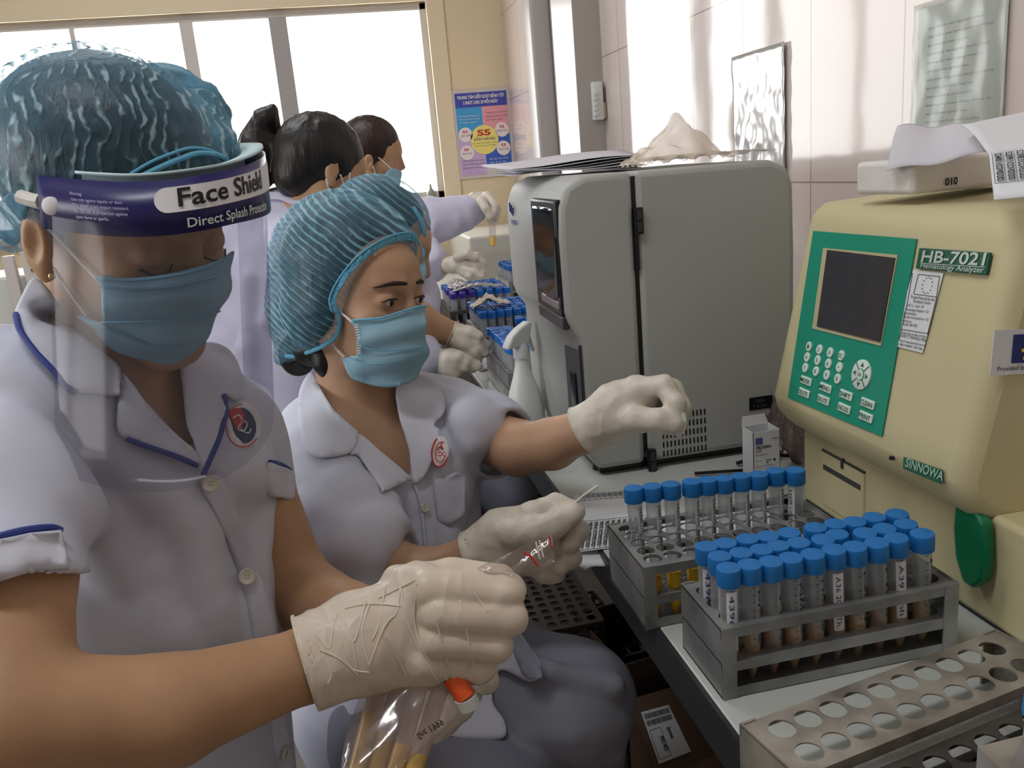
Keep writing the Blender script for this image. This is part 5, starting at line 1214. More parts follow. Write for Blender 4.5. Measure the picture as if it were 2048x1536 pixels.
applique([(10, 392), (38, 388), (58, 400), (52, 430), (45, 470), (30, 490), (5, 480), (-20, 440)], cap1, .0015, .001, foldm, 'cap_fold', w1, .45, 1.0, step=10)
cord([(458, 330), (442, 312), (400, 306), (360, 318), (320, 335), (285, 352)], cap1, .002, .0022, M['cap_band'], 'cap_elastic', w1, .45, 1.0)
cord([(452, 318), (420, 300), (380, 296), (340, 308), (300, 325), (262, 348)], cap1, .001, .0012, M['cap_band'], 'cap_elastic', w1, .45, 1.0)
# mask
mk1 = U(.03, H1.e(0, .056, -.05, .056, .060, .062), OFF(H1.skull(), .004), rc(H1.w(0, .09, -.02), H1.w(0, .085, -.09), .02*.95, .024*.95))
m1 = applique([(192, 553), (250, 557), (320, 551), (400, 533), (440, 519), (465, 505), (463, 560), (450, 602), (430, 645), (400, 692), (350, 732), (296, 724), (238, 700), (195, 672), (158, 634), (166, 630), (196, 647), (205, 640), (207, 605), (200, 580)], mk1, .002, .0016, M['mask'], 'face_mask', w1, .45, .95, step=8, fn=lambda V, P: grad(mk1, P)*(.0022*np.sin((V[:, 1]+.12*V[:, 0])/14.))[:, None])
cord([(192, 556), (250, 561), (320, 556), (400, 539), (463, 511)], mk1, .004, .0012, M['mask_edge'], 'mask_seam', m1, .45, .95)
cord([(200, 574), (260, 579), (330, 575), (400, 562), (455, 545)], mk1, .004, .0007, M['mask_edge'], 'mask_seam', m1, .45, .95)
cord([(203, 645), (300, 643), (400, 636), (440, 622)], mk1, .005, .0009, M['mask_edge'], 'mask_pleat', m1, .45, .95)
cord([(170, 640), (240, 668), (310, 692), (370, 690)], mk1, .005, .0009, M['mask_edge'], 'mask_pleat', m1, .45, .95)
for pts in ([(98, 458), (130, 492), (165, 528), (194, 558)], [(108, 536), (130, 570), (150, 600), (174, 632)]): cord(pts, U(.01, head1, neck1), .003, .0014, M['elastic'], 'ear_loop', m1, .5, .95)
MB().lathe([(.0001, -.0028), (.002, -.002), (.0028, 0), (.002, .002), (.0001, .0028)], 10, A(104, 553, .655), (0, 0, 1)).build('earring', mat('gold', (220, 190, 130), .2, .9), w1, smooth=True)
# face shield: foam strip, printed band and clear visor following one curve round the face
curve = np.array([(72, 350, .640, 457), (100, 353, .632, 461), (150, 358, .622, 467), (205, 362, .613, 472), (265, 364, .608, 474), (330, 360, .608, 470), (400, 351, .614, 460), (450, 342, .630, 449), (490, 331, .654, 440), (516, 320, .685, 432), (528, 311, .725, 424), (528, 303, .765, 412), (512, 300, .80, 402), (470, 300, .835, 395)])
cs = spline(curve, 6); topP = np.array([A(x, y, d) for x, y, d, _ in cs]); botP = np.array([A(x+12*(1), yb_, d*1.0) for x, y, d, yb_ in cs])
arc = np.concatenate([[0], np.cumsum(np.linalg.norm(np.diff(topP, axis=0), axis=1))])
ctr = A(250, 380, .76); outw = topP-ctr; outw /= np.linalg.norm(outw, axis=1)[:, None]
def bandP(s, t, off=0):
    q = np.array([np.interp(s, arc, topP[:, i]) for i in range(3)]).T; w = np.array([np.interp(s, arc, botP[:, i]) for i in range(3)]).T; o = np.array([np.interp(s, arc, outw[:, i]) for i in range(3)]).T
    t = np.asarray(t)[:, None]; return q*(1-t)+w*t+o*off
fs = empty('face_shield', tuple(A(300, 420, .64)), 'worn face shield with navy printed headband and clear visor', 'x'); del fs['label'], fs['category']; keep_world(fs, w1)
def ribbon(s0, s1, t0, t1, off, m, name, par, n=60, th=.0006, rows_=2, fo=None):
    ss = np.linspace(s0, s1, n); V = []
    for j in range(rows_):
        tt = np.full(n, t0+(t1-t0)*j/(rows_-1)); V.append(bandP(ss, tt, off if fo is None else off))
    V = np.concatenate(V); Fc = [(j*n+i, j*n+i+1, (j+1)*n+i+1, (j+1)*n+i) for j in range(rows_-1) for i in range(n-1)]
    o = link_mesh(name, raw(V, Fc), m, par); md = o.modifiers.new('solid', 'SOLIDIFY'); md.thickness = th; md.offset = 0; return o
LA = arc[-1]
navy = mat('navy_headband', (34, 30, 92), .3)
band = ribbon(0, LA, 0, 1, 0, navy, 'headband', fs)
def sat(px): return float(np.interp(px, cs[:50, 0], arc[:50]))
# visor hangs from the band
vs_ = np.linspace(.012, LA, 60); tp = bandP(vs_, np.full(60, .1), -.0008); dn_ = nrm(CD*1+CR*.045+CF*-.02); V = []
for j in range(9):
    k_ = j/8; V.append(tp+dn_*(.218*k_)+(ctr-tp)*[0, 0, 0])
V = np.concatenate(V); Fc = [(j*60+i, j*60+i+1, (j+1)*60+i+1, (j+1)*60+i) for j in range(8) for i in range(59)]
vm = clear_mat('visor_film', (242, 242, 245), .015, .10, haze=.03, hazecol=(200, 200, 210), fres=.035)
o = link_mesh('visor', raw(V, Fc), vm, fs); md = o.modifiers.new('solid', 'SOLIDIFY'); md.thickness = .0003; md.offset = 0
# foam
V = []; n = 50; ss = np.linspace(sat(150), LA-.005, n)
fo0 = bandP(ss, np.full(n, -.13), -.001); fo1 = bandP(ss, np.full(n, -.13), -.020); fo2 = bandP(ss, np.full(n, .45), -.020)
fo1 = fo1-CD*.0; V = np.concatenate([fo0, fo1, fo2]); Fc = [(j*n+i, j*n+i+1, (j+1)*n+i+1, (j+1)*n+i) for j in range(2) for i in range(n-1)]
o = link_mesh('foam_strip', raw(V, Fc), mat('pale_blue_foam', (196, 220, 226), .8), fs); md = o.modifiers.new('solid', 'SOLIDIFY'); md.thickness = .002; md.offset = 0
# print on the band
def bprint(items, m, name, par, off=.0012):
    AV, AF = [], []; k = 0
    for s, px, t, hgt_, wd, bold in items:
        V, Fa = text_data(s, bold); x = (V[:, 0]-V[:, 0].min()); x = x/x.max()*wd; s0 = sat(px); ss_ = s0+x; wloc = .040
        tt = t-(V[:, 1]/.72)*hgt_/wloc; ok = ss_ < LA; AV.append(bandP(ss_, tt, off)); AF += [tuple(i+k for i in f) for f in Fa]; k += len(V)
    return link_mesh(name, raw(np.concatenate(AV), AF), m, par, smooth=False)
pill_s = np.linspace(sat(303), LA-.05, 50); 
def pill(t0, t1, s0, s1, off, m, name, par):
    tc_ = (t0+t1)/2; rt_ = (t1-t0)/2; rs_ = rt_*.040; S_, T_ = [], []
    for a in np.linspace(math.pi/2, 3*math.pi/2, 14): S_.append(s0+rs_+rs_*math.cos(a)); T_.append(tc_-rt_*math.sin(a))
    n0 = len(S_); xs = np.linspace(s0+rs_, s1, 40); V = []; Fc = []
    bot = bandP(xs, np.full(40, t1), off); top = bandP(xs, np.full(40, t0), off); capv = bandP(np.array(S_), np.array(T_), off); c_ = bandP(np.array([s0+rs_]), np.array([tc_]), off)
    V = np.concatenate([top, bot, capv, c_]); Fc = [(i, i+1, 40+i+1, 40+i) for i in range(39)]+[(80+i, 80+i+1, 80+n0) for i in range(n0-1)]
    return link_mesh(name, raw(V, Fc), m, par, smooth=False)
pl_ = pill(.14, .60, sat(303), LA-.075, .0012, M['white_ink'], 'white_pill', band)
bprint([('Face Shield', 350, .50, .0135, .098, .02)], M['ink'], 'title_lettering', band, .0020)
bprint([('Direct Splash Protection', 364, .90, .0070, .103, .012)], M['silver_ink'], 'subtitle_lettering', band, .0016)
bprint([('Warning:', 137, .30, .0024, .012, .01), ('Use only against liquids or dust.', 139, .405, .0024, .047, .01), ('This shield is not impact resistant.', 140, .51, .0024, .051, .01), ('Do not use as protection against', 143, .615, .0024, .048, .01), ('open flame or sparks.', 145, .72, .0024, .031, .01)], mat('faint_print', (160, 156, 196), .6), 'warning_lettering', band, .0014)
sc_ = bandP(np.array([sat(98)]), np.array([.55]), .001)[0]
on_ = bandP(np.array([sat(98)]), np.array([.55]), .01)[0]-bandP(np.array([sat(98)]), np.array([.55]), 0)[0]
MB().lathe([(.0068, 0), (.0068, .0012), (.0058, .002), (.001, .0022)], 24, sc_, nrm(on_)).build('rivet', M['white_ink'], band, smooth=True)
# elastic of the shield round the back of the cap
cord([(82, 404), (66, 401), (52, 397), (40, 393)], cap1, .002, .0055, M['elastic'], 'head_strap', fs, .5, 1.0)
# gloves
gR = SUB(hand1(.0012), half(A(610, 1330, .665), nrm(A(690, 1290, .68)-A(610, 1330, .665))*-1*-1), .001) if 0 else hand1(.0012)
cuffax = nrm(A(720, 1285, .68)-A(612, 1325, .668))
gcf = rc(A(600, 1330, .665), A(700, 1292, .68), .0375, .0355)
g1 = INT(U(.012, gR, gcf), half(A(612, 1325, .668), -cuffax), .001)
g1 = SUB(g1, INT(rc(A(560, 1345, .66), A(640, 1315, .67), .0358, .0345), half(A(630, 1318, .67), cuffax)), .001)
g1n = NOISE(g1, .0011, 55, 4, ridge=True, st=(1, 1, .5)); gl = solid(g1n, .0017, 'latex_glove', M['glove_thin'], w1)
torus(A(612, 1325, .668), cuffax, .0372, .0016, mat('glove_rim', (222, 218, 200), .5), 'rolled_rim', gl)
solid(handL1(.0012), .0024, 'latex_glove', M['glove'], w1)
creasem = mat('stretched_latex', (230, 221, 206), .4)
for pts in ([(801, 1174), (815, 1244), (847, 1314), (874, 1360)], [(833, 1167), (829, 1244), (850, 1307), (896, 1362)], [(867, 1209), (878, 1262), (895, 1324), (910, 1360)], [(920, 1200), (934, 1265), (946, 1328), (930, 1352)], [(801, 1167), (794, 1223), (770, 1251), (738, 1331)], [(770, 1174), (759, 1244), (745, 1279)],
            [(731, 1203), (717, 1258), (703, 1283), (669, 1232)], [(672, 1228), (665, 1265), (658, 1297), (632, 1268)], [(680, 1222), (703, 1279), (714, 1335)], [(738, 1331), (724, 1265), (740, 1205)], [(812, 1349), (794, 1314), (773, 1272)], [(634, 1279), (662, 1342), (656, 1368)], [(683, 1286), (700, 1335), (738, 1345)], [(690, 1216), (730, 1208), (773, 1209), (800, 1212)], [(944, 1178), (958, 1200), (975, 1222)], [(640, 1300), (680, 1318), (716, 1350)], [(756, 1196), (790, 1180), (830, 1160)]):
    cord(pts, g1n, .0002, .00065, creasem, 'glove_crease', gl, .5, .9, n=5, seg=6)
legm = solid(U(.03, legs1, sh1), .009, 'trousers', M['trouser'], w1)
for kk in (kn1, kn2): MB().lathe([(.045, 0), (.05, .02), (.04, .06), (.03, .09)], 16, (kk[0]+.02, kk[1]+.0, .0)).build('shoe', M['black'], w1, smooth=True)
def stool(x, y, z, label):
    s_ = empty('stool', (x, y, 0), label, 'stool')
    MB().lathe([(.16, z-.05), (.17, z-.04), (.17, z-.01), (.16, z)], 28, (x, y, 0)).build('seat', M['dark_grey'], s_, smooth=True)
    MB().lathe([(.02, .06), (.02, z-.05)], 12, (x, y, 0)).build('post', M['steel'], s_)
    for k_ in range(5): a = k_*1.2566; MB().tube([(x, y, .07), (x+.24*math.cos(a), y+.24*math.sin(a), .02)], .014, 8).build('leg', M['steel'], s_)
hp1 = A(300, 1790, .93); stool(hp1[0], hp1[1], hp1[2]-.14, 'round grey stool under the seated woman in the face shield')
# ziplock bag with sample tubes held by her
bag = empty('sample_bag', tuple(A(830, 1450, .66)), 'clear ziplock bag of yellow sample tubes with orange cap, held by nearest woman', 'sample bag')
bo = [(745, 1350), (830, 1345), (905, 1350), (945, 1368), (940, 1400), (900, 1450), (830, 1510), (760, 1570), (690, 1600), (680, 1536), (700, 1450), (722, 1390)]
bs_ = U(.02, rc(A(850, 1365, .705), A(740, 1560, .655), .030, .034), rc(A(900, 1375, .705), A(800, 1540, .665), .026, .03))
applique(bo, bs_, .003, .0004, M['bag'], 'bag_film', bag, .45, .9, step=10, fn=lambda V, P: grad(bs_, P)*(.0012*np.sin(V[:, 0]/13.+V[:, 1]/31.)*np.sin(V[:, 1]/19.))[:, None])
bag2 = applique([(955, 1140), (985, 1122), (1020, 1105), (1060, 1085), (1100, 1068), (1106, 1098), (1106, 1125), (1060, 1140), (1030, 1148), (1000, 1150)], el(A(1040, 1115, .69), (.05, .02, .03), [CR, CF, -CD]), 0.001, .0004, M['bag'], 'bag_top_film', bag, .45, .9, step=8, fn=lambda V, P: -CF*(.003*np.sin(V[:, 0]/9.+V[:, 1]/7.))[:, None])
MB().tube([A(1046, 1104, .664), A(1062, 1113, .663), A(1076, 1132, .664)], .0011, 6).build('red_zip_line', M['red_ink'], bag, smooth=True)
MB().tube([A(1098, 1070, .664), A(1103, 1098, .664)], .0007, 6).build('red_zip_line', M['red_ink'], bag, smooth=True)
for k_ in range(2): MB().tube([A(1072+7*k_, 1084-3*k_, .664), A(1080+7*k_, 1118-4*k_, .665)], .0007, 6).build('zip_track', M['elastic'], bag, smooth=True)
ptb = tube_proto(0, M['white_plastic'], M['bag'], None, 16)
for ch in list(ptb.children): bpy.data.objects.remove(ch)
bpy.data.objects.remove(ptb)
for i, (x0, y0, d0_, x1, y1, d1_) in enumerate(((760, 1360, .700, 700, 1600, .655), (798, 1365, .700, 735, 1610, .655), (840, 1370, .698, 775, 1600, .655), (880, 1380, .698, 815, 1580, .658))):
    a, b_ = A(x0, y0, d0_), A(x1, y1, d1_); M.setdefault('bagtube', clear_mat('misted_tube', (240, 232, 230), .2, .15, haze=.5, hazecol=(240, 222, 216))); M.setdefault('bagliq', mat('pale_yellow_sample', (222, 184, 104), .2, noise=.2, nscale=50)); t_ = empty('bagged_tube', tuple(b_), 'sample tube with yellow liquid inside the held bag, %s from left' % ORD[i], 'sample tube', 'tubes inside the held bag')
    MB().tube([a, b_], .0072, 16).build('tube_wall', M['bagtube'], t_, smooth=True); c_ = a*(.70-.12*i)+b_*(.30+.12*i)
    MB().tube([c_, b_], .0074, 14).build('sample_liquid', M['bagliq'], t_, smooth=True)
    MB().tube([a+(a-b_)*.0, a+(a-b_)*.035], .0088, 16).build('screw_cap', M['white_plastic'], t_, smooth=True)
P, t_, h_ = cast([(760, 1395)], bs_, .4, .9); nn = grad(bs_, P)[0]
lettering([('R64', P[0]+nn*.006, nrm(CR*.35-CD*.9), nrm(CR*.9+CD*.35), .0055, .012, .01)], M['ink'], bag)
P, t_, h_ = cast([(828, 1472)], bs_, .4, .9); nn = grad(bs_, P)[0]
lettering([('Snt 1999', P[0]+nn*.006, nrm(CR*.83-CD*.55), nrm(CR*.55+CD*.83)*-1*-1, .0055, .022, .01)], M['ink'], bag)
oc = MB().tube([A(905, 1352, .675), A(932, 1395, .672)], [.0088, .0080], 18); oc.build('orange_cap', mat('orange_cap', (236, 96, 40), .4), bag, smooth=True)
MB().tube([A(930, 1392, .673), A(938, 1412, .675)], .0095, 14).build('tube_end', M['white_plastic'], bag, smooth=True)

# ================================================================== SEATED WOMAN IN BLUE CAP (middle)
w2 = person('seated woman in pleated blue cap and blue mask, reaching right with one gloved hand', (.12, 1.25, 0))
H2 = Head(717, 594, 1.15, 58, 9, 9, .94)
neck2 = rc(H2.w(0, -.025, -.04), A(725, 835, 1.20), .050, .058)
torso2 = U(.05, rc(A(790, 960, 1.24), A(800, 1180, 1.22), .118, .110), rc(A(800, 1180, 1.22), A(790, 1400, 1.22), .110, .14), rc(A(640, 890, 1.20), A(900, 840, 1.26), .058, .052), rc(A(700, 880, 1.2), A(820, 870, 1.24), .075))
armL2 = U(.012, rc(A(915, 845, 1.27), A(1035, 896, 1.16), .042, .037), rc(A(1035, 896, 1.16), A(1105, 890, 1.11), .036, .0320), rc(A(1105, 885, 1.11), A(1190, 855, 1.06), .0320, .026))
armR2 = U(.012, rc(A(640, 900, 1.17), A(745, 1130, 1.02), .048, .044), rc(A(745, 1130, 1.02), A(850, 1160, .98), .040, .034), rc(A(850, 1160, .98), A(960, 1115, .955), .034, .026))
def handA(g=0.):   # raised hand, pinching a wad of cotton
    palm = U(.012, rc(A(1190, 855, 1.06), A(1235, 820, 1.05), .026+g, .030+g), rc(A(1235, 815, 1.05), A(1275, 792, 1.045), .030+g, .024+g))
    fs_ = [chain([A(1268, 778, 1.035), A(1328, 772, 1.02), A(1352, 808, 1.005), A(1350, 846, 1.0)], [.0125+g, .0112+g, .0105+g, .009+g], .006),
           chain([A(1280, 782, 1.055), A(1345, 778, 1.045), A(1362, 818, 1.03), A(1356, 850, 1.02)], [.0125+g, .0115+g, .0105+g, .009+g], .006),
           chain([A(1275, 800, 1.075), A(1338, 798, 1.07), A(1345, 835, 1.055), A(1325, 850, 1.05)], [.012+g, .011+g, .010+g, .009+g], .006),
           chain([A(1265, 815, 1.085), A(1315, 815, 1.085), A(1320, 840, 1.07), A(1300, 848, 1.065)], [.011+g, .0095+g, .009+g, .008+g], .006)]
    th = chain([A(1225, 845, 1.035), A(1275, 838, 1.015), A(1320, 842, 1.0), A(1346, 854, .995)], [.0165+g, .0135+g, .0115+g, .0095+g], .008)
    return U(.008, palm, U(.003, *fs_), th)
def handB(g=0.):   # lower hand, fingertips together on a swab
    palm = U(.014, rc(A(960, 1115, .955), A(1010, 1080, .95), .026+g, .030+g), rc(A(1010, 1075, .95), A(1065, 1058, .945), .031+g, .026+g), rc(A(1020, 1105, .95), A(1070, 1105, .945), .026+g, .024+g))
    fs_ = [chain([A(1062, 1030, .935), A(1110, 1012, .925), A(1150, 1022, .915)], [.013+g, .0115+g, .0095+g], .006),
           chain([A(1078, 1050, .94), A(1130, 1035, .935), A(1155, 1062, .925), A(1140, 1090, .92)], [.0125+g, .0115+g, .0105+g, .009+g], .006),
           chain([A(1082, 1078, .945), A(1132, 1082, .94), A(1140, 1115, .93), A(1120, 1132, .925)], [.0125+g, .0112+g, .0105+g, .009+g], .006),
           chain([A(1070, 1108, .95), A(1112, 1122, .945), A(1108, 1145, .94), A(1088, 1150, .935)], [.0115+g, .0100+g, .0095+g, .0085+g], .006)]
    th = chain([A(1010, 1068, .925), A(1062, 1062, .905), A(1105, 1052, .90), A(1142, 1030, .905)], [.0165+g, .0135+g, .0115+g, .0095+g], .008)
    return U(.008, palm, U(.003, *fs_), th)
head2 = H2.sdf(ears=())
body2 = U(.02, neck2, OFF(torso2, -.012), armL2, armR2, handA(-.002), handB(-.002))
hb = U(.02, head2, rc(H2.w(0, -.025, -.04), A(725, 835, 1.20), .050, .058))
body2all = U(.015, head2, body2)
solid(body2all, .0024, 'body', M['skin_face'], w2, hi=None)
H2.eyes(w2, (1, -1), (.35, -.12))
for sg in (-1, 1):
    MB().tube([H2.w(sg*x, y, z) for x, y, z in ((.018, .0885, .0060), (.024, .0912, .0082), (.031, .0920, .0090), (.038, .0900, .0080), (.046, .0835, .0040))], [.0005, .0009, .0010, .0010, .0005], 6).build('eyelashes', M['ink'], w2, smooth=True)
    n_ = 12
    V = []; 
    for i in range(n_+1):
        u = i/n_; x = sg*(.010+.042*u); z = .0290+.0035*math.sin(u*3.0)-.006*u; hh = .0030*max(0, math.sin(math.pi*(.10+.88*u)))**.7*(1-.35*u)+.0003; y = .12
        for dz in (-hh, hh): V.append(H2.w(x, y, z+dz))
    V = np.array(V); fo_ = OFF(head2, .0006); d_ = nrm(-H2.R[1])
    for i in range(len(V)):
        q = V[i]
        for _ in range(60): q = q+d_*max(fo_(q[None])[0], 0)*.8
        V[i] = q
    o = link_mesh('eyebrow', raw(V, [(2*i, 2*i+2, 2*i+3, 2*i+1) for i in range(n_)]), M['brow'], w2); md = o.modifiers.new('solid', 'SOLIDIFY'); md.thickness = .0012; md.offset = 0
# tunic of the middle woman
T2 = U(.02, OFF(torso2, .006), rc(A(790, 1380, 1.22), A(830, 1440, 1.12), .13, .10))
ax2 = nrm(A(1030, 905, 1.16)-A(965, 868, 1.215))
SL2 = U(.02, rc(A(905, 848, 1.27), A(965, 868, 1.215), .060, .060), rc(A(965, 868, 1.215), A(1040, 900, 1.155), .056, .052))
SL2 = SUB(INT(SL2, half(A(1008, 890, 1.18), ax2), .002), INT(rc(A(970, 872, 1.21), A(1070, 915, 1.13), .047, .047), half(A(985, 878, 1.20), -ax2)), .002)
ax3 = nrm(A(850, 1160, .98)-A(745, 1130, 1.02))
SR2 = U(.02, rc(A(645, 900, 1.17), A(700, 1050, 1.07), .064, .062), rc(A(700, 1050, 1.07), A(745, 1128, 1.02), .062, .058), rc(A(745, 1128, 1.02), A(850, 1160, .98), .057, .054))
SR2 = SUB(INT(SR2, half(A(785, 1140, 1.005), ax3), .002), INT(rc(A(760, 1135, 1.015), A(850, 1160, .98), .050, .050), half(A(770, 1137, 1.01), -ax3)), .002)
T2 = U(.02, T2, SL2, SR2)
f2 = [([(585, 890), (625, 1000), (700, 1080)], .03, .007), ([(625, 870), (690, 960), (760, 1060)], .03, .006), ([(610, 1010), (680, 1050), (770, 1085)], .02, .006), ([(650, 1080), (720, 1110), (775, 1150)], .02, .005), ([(870, 900), (900, 980), (905, 1080)], .025, .006),
      ([(945, 850), (920, 910), (925, 1000)], .025, .008), ([(850, 770), (900, 805), (970, 850)], .03, .006), ([(840, 1000), (850, 1100), (860, 1200)], .02, .004), ([(760, 920), (820, 1000)], .02, .004), ([(720, 1200), (800, 1290)], .03, .007), ([(940, 880), (985, 900)], .012, .004), ([(790, 1000), (770, 1100), (800, 1200)], .02, .005)]
T2 = LAYF(T2, f2, .016); T2 = NOISE(T2, .0022, 20, 5, oct_=2)
neck_cut2 = vcut([(620, 700), (640, 790), (700, 870), (760, 905), (822, 955), (818, 900), (800, 840), (790, 790), (800, 740)], .6, 1.22)
T2b = SUB(T2, neck_cut2, .003)
tun2 = solid(T2b, .0046, 'tunic', M['coat'], w2)
applique([(600, 780), (622, 745), (640, 775), (668, 820), (700, 850), (716, 868), (700, 905), (640, 915), (610, 895), (598, 840)], T2, .007, .003, M['collar'], 'collar', tun2, .8, 1.5, step=9)
applique([(716, 868), (760, 902), (800, 935), (822, 958), (808, 965), (770, 982), (760, 975), (720, 915), (700, 905)], T2, .006, .003, M['collar'], 'lapel', tun2, .8, 1.5, step=8)
applique([(800, 760), (835, 748), (880, 775), (890, 820), (868, 850), (880, 862), (870, 905), (850, 950), (826, 965), (818, 900), (800, 840), (792, 790)], T2, .007, .003, M['collar'], 'lapel', tun2, .8, 1.5, step=8)
cord([(826, 962), (842, 1010), (850, 1080), (858, 1150), (865, 1220)], T2, .002, .0022, M['coat'], 'placket_edge', tun2, .8, 1.5)
applique([(868, 960), (912, 945), (930, 950), (932, 1030), (900, 1052), (872, 1040)], T2, .004, .0016, M['coat'], 'breast_pocket', tun2, .8, 1.5, step=9, smooth=False)
button(848, 1015, OFF(T2, .003), tun2, .006); button(800, 1340, OFF(T2, .003), tun2, .006)
b2 = applique(ell(880, 904, 18, 32, .1), T2, .010, .001, M['white_ink'], 'round_badge', tun2, .8, 1.5, step=7, smooth=False, relax=12)
cord(ell(880, 904, 16.5, 30, .1)+[ell(880, 904, 16.5, 30, .1)[0]], T2, .0112, .0010, M['red_ink'], 'badge_ring', b2, .8, 1.5, n=2)
cord(ell(881, 904, 11, 20, .1)+[ell(881, 904, 11, 20, .1)[0]], T2, .0112, .0005, M['red_ink'], 'badge_ring', b2, .8, 1.5, n=2)
P, t_, _ = cast([(873, 912)], OFF(T2, .0115), .8, 1.5); lettering([('CDC', P[0]-CF*.003, CR*.9-CF*0.2, -CD, .0062, .0125, .03)], M['red_ink'], b2)
cord([(874, 900), (880, 893), (886, 899), (882, 888), (888, 884)], T2, .0115, .0008, M['red_ink'], 'badge_emblem', b2, .8, 1.5, n=3)
# mask
mk2 = U(.03, H2.e(0, .056, -.05, .055, .060, .060), OFF(H2.skull(), .003), rc(H2.w(0, .088, -.018), H2.w(0, .085, -.088), .021*.95, .025*.95))
mo2 = [(704, 640), (760, 634), (800, 622), (840, 611), (852, 612), (851, 660), (857, 700), (850, 725), (834, 754), (802, 769), (760, 773), (712, 764), (695, 740), (678, 714), (690, 712), (712, 712), (718, 690), (714, 665)]
m2 = applique(mo2, mk2, .002, .0016, M['mask'], 'face_mask', w2, .8, 1.4, step=6, fn=lambda V, P: grad(mk2, P)*(.0020*np.sin((V[:, 1]+.25*V[:, 0])/9.))[:, None])
cord([(705, 641), (760, 636), (800, 624), (840, 613), (852, 613)], mk2, .004, .0011, M['cap_band'], 'mask_seam', m2, .8, 1.4)
for k_ in range(12): cord([(708+k_*.8 if k_ < 6 else 713-(k_-6)*.1, 650+k_*5.2), (717+k_*.8 if k_ < 6 else 722, 649+k_*5.2)], mk2, .004, .0006, M['elastic'], 'weld_mark', m2, .8, 1.4, n=2, seg=5)
cord([(716, 690), (750, 700), (800, 700), (850, 692)], mk2, .004, .0008, M['mask_edge'], 'mask_pleat', m2, .8, 1.4)
cord([(700, 716), (740, 728), (800, 722), (852, 705)], mk2, .004, .0008, M['mask_edge'], 'mask_pleat', m2, .8, 1.4)
for pts in ([(676, 622), (690, 632), (705, 645)], [(657, 677), (672, 697), (688, 714)]): cord(pts, U(.01, head2, neck2), .004, .0014, M['elastic'], 'ear_loop', m2, .8, 1.4)
# hair and cap
hair2 = U(.02, H2.e(0, -.028, .050, .083, .100, .088), H2.e(0, -.085, -.025, .060, .055, .060), H2.e(-.062, -.024, -.014, .022, .036, .044))
hcut = half(H2.w(0, .071, .052), nrm(H2.R[1]*.80-H2.R[2]*.60))
strand = U(.01, rc(A(648, 690, 1.15), A(650, 728, 1.15), .020, .015), rc(A(650, 728, 1.15), A(664, 772, 1.155), .014, .004))
solid(U(.006, INT(hair2, hcut, .004), strand, el(A(596, 706, 1.235), (.028, .03, .034), [CR, CF, -CD]), el(A(632, 700, 1.19), (.034, .03, .024), [CR, CF, -CD])), .0040, 'hair', M['hair'], w2)
bun = [el(A(597, 728, 1.24), (.030, .03, .034), [CR, CF, -CD])]
cap2 = U(.03, OFF(hair2, .012), el(A(683, 545, 1.215), (.094, .105, .096), [CR, CF, -CD]), el(A(605, 640, 1.235), (.038, .06, .078), [CR, CF, -CD]), bun[0])
L2_ = nrm(CR*(756-676)+CD*(498-622)); cpl = nrm(np.cross(L2_, H2.R[0])); cpl = cpl if cpl@(CR+CD) > 0 else -cpl; cpo = A(716, 560, 1.075)
cap2 = INT(INT(U(.02, cap2, el(H2.w(-.066, -.022, -.018), (.026, .040, .052), H2.R)), half(cpo, cpl), .008), half(A(672, 684, 1.08), nrm(CD*.95+CR*.22)), .012)
def pleat(f, amp, freq, ax, R):
    def fn(P):
        d = f(P); m = np.abs(d) < .02
        if m.any():
            Q = P[m]; w = vnoise(Q*26, 3)*.9; u = vnoise(Q*60, 5); s = np.sin((Q@ax)*freq+w*2.0); d = d.copy(); d[m] = d[m]-amp*(s*(.6+.4*u))
        return d
    return F(fn, f.lo-amp, f.hi+amp)
pax = nrm(-CD*.75+CR*.55-CF*.15); cap2p = NOISE(pleat(cap2, .0011, 700, pax, None), .0012, 60, 12, ridge=True)
solid(cap2p, .0023, 'bouffant_cap', cap_mat('pleated_cap_film', pax, 700, .23, .60, 7.5), w2)
edge2 = [(676, 622), (672, 600), (682, 575), (702, 545), (728, 518), (756, 498), (785, 484), (812, 478), (832, 482), (843, 494), (848, 515)]
bd2 = applique(edge2+[(x-13*nx_, y-13*ny_) for (x, y), (nx_, ny_) in zip(edge2[::-1], [(.0, 1.0), (.5, .8), (.2, 1), (.0, 1), (.3, .9), (.5, .8), (.65, .7), (.75, .55), (.9, .35), (1, .1), (1, 0)])], OFF(U(.01, cap2, hair2), .001), .0022, .0016, M['cap_band'], 'cap_elastic', w2, .8, 1.45, step=5, n=4, relax=3, fn=lambda V, P: -CF*(.0012*np.sin((V[:, 0]+V[:, 1]*.6)/1.6))[:, None])
outer2 = [(x-13*a_, y-13*b_) for (x, y), (a_, b_) in zip(edge2, [(1, 0), (1, .1), (.9, .35), (.75, .55), (.65, .7), (.5, .8), (.3, .9), (0, 1), (.2, 1), (.5, .8), (0, 1)])]
e2, o2_ = spline(edge2, 3), spline(outer2, 3)
for (x0, y0), (x1, y1) in zip(e2[1:], o2_[1:]): cord([(x0, y0), (x1, y1)], U(.01, cap2, hair2), .0035, .0011, M['cap_band'], 'gather_rib', bd2, .8, 1.45, n=3, seg=5)
cord(outer2, U(.01, cap2, hair2), .004, .0012, M['cap_band'], 'cap_rim', w2, .8, 1.45)
cord([(x-1, y+1) for x, y in edge2], U(.01, cap2, hair2), .004, .0010, M['cap_band'], 'cap_rim', w2, .8, 1.45)
cord([(676, 622), (680, 645), (672, 672), (650, 690), (620, 703), (590, 712), (572, 712)], cap2, .002, .0030, M['cap_band'], 'cap_rim', w2, .8, 1.45)
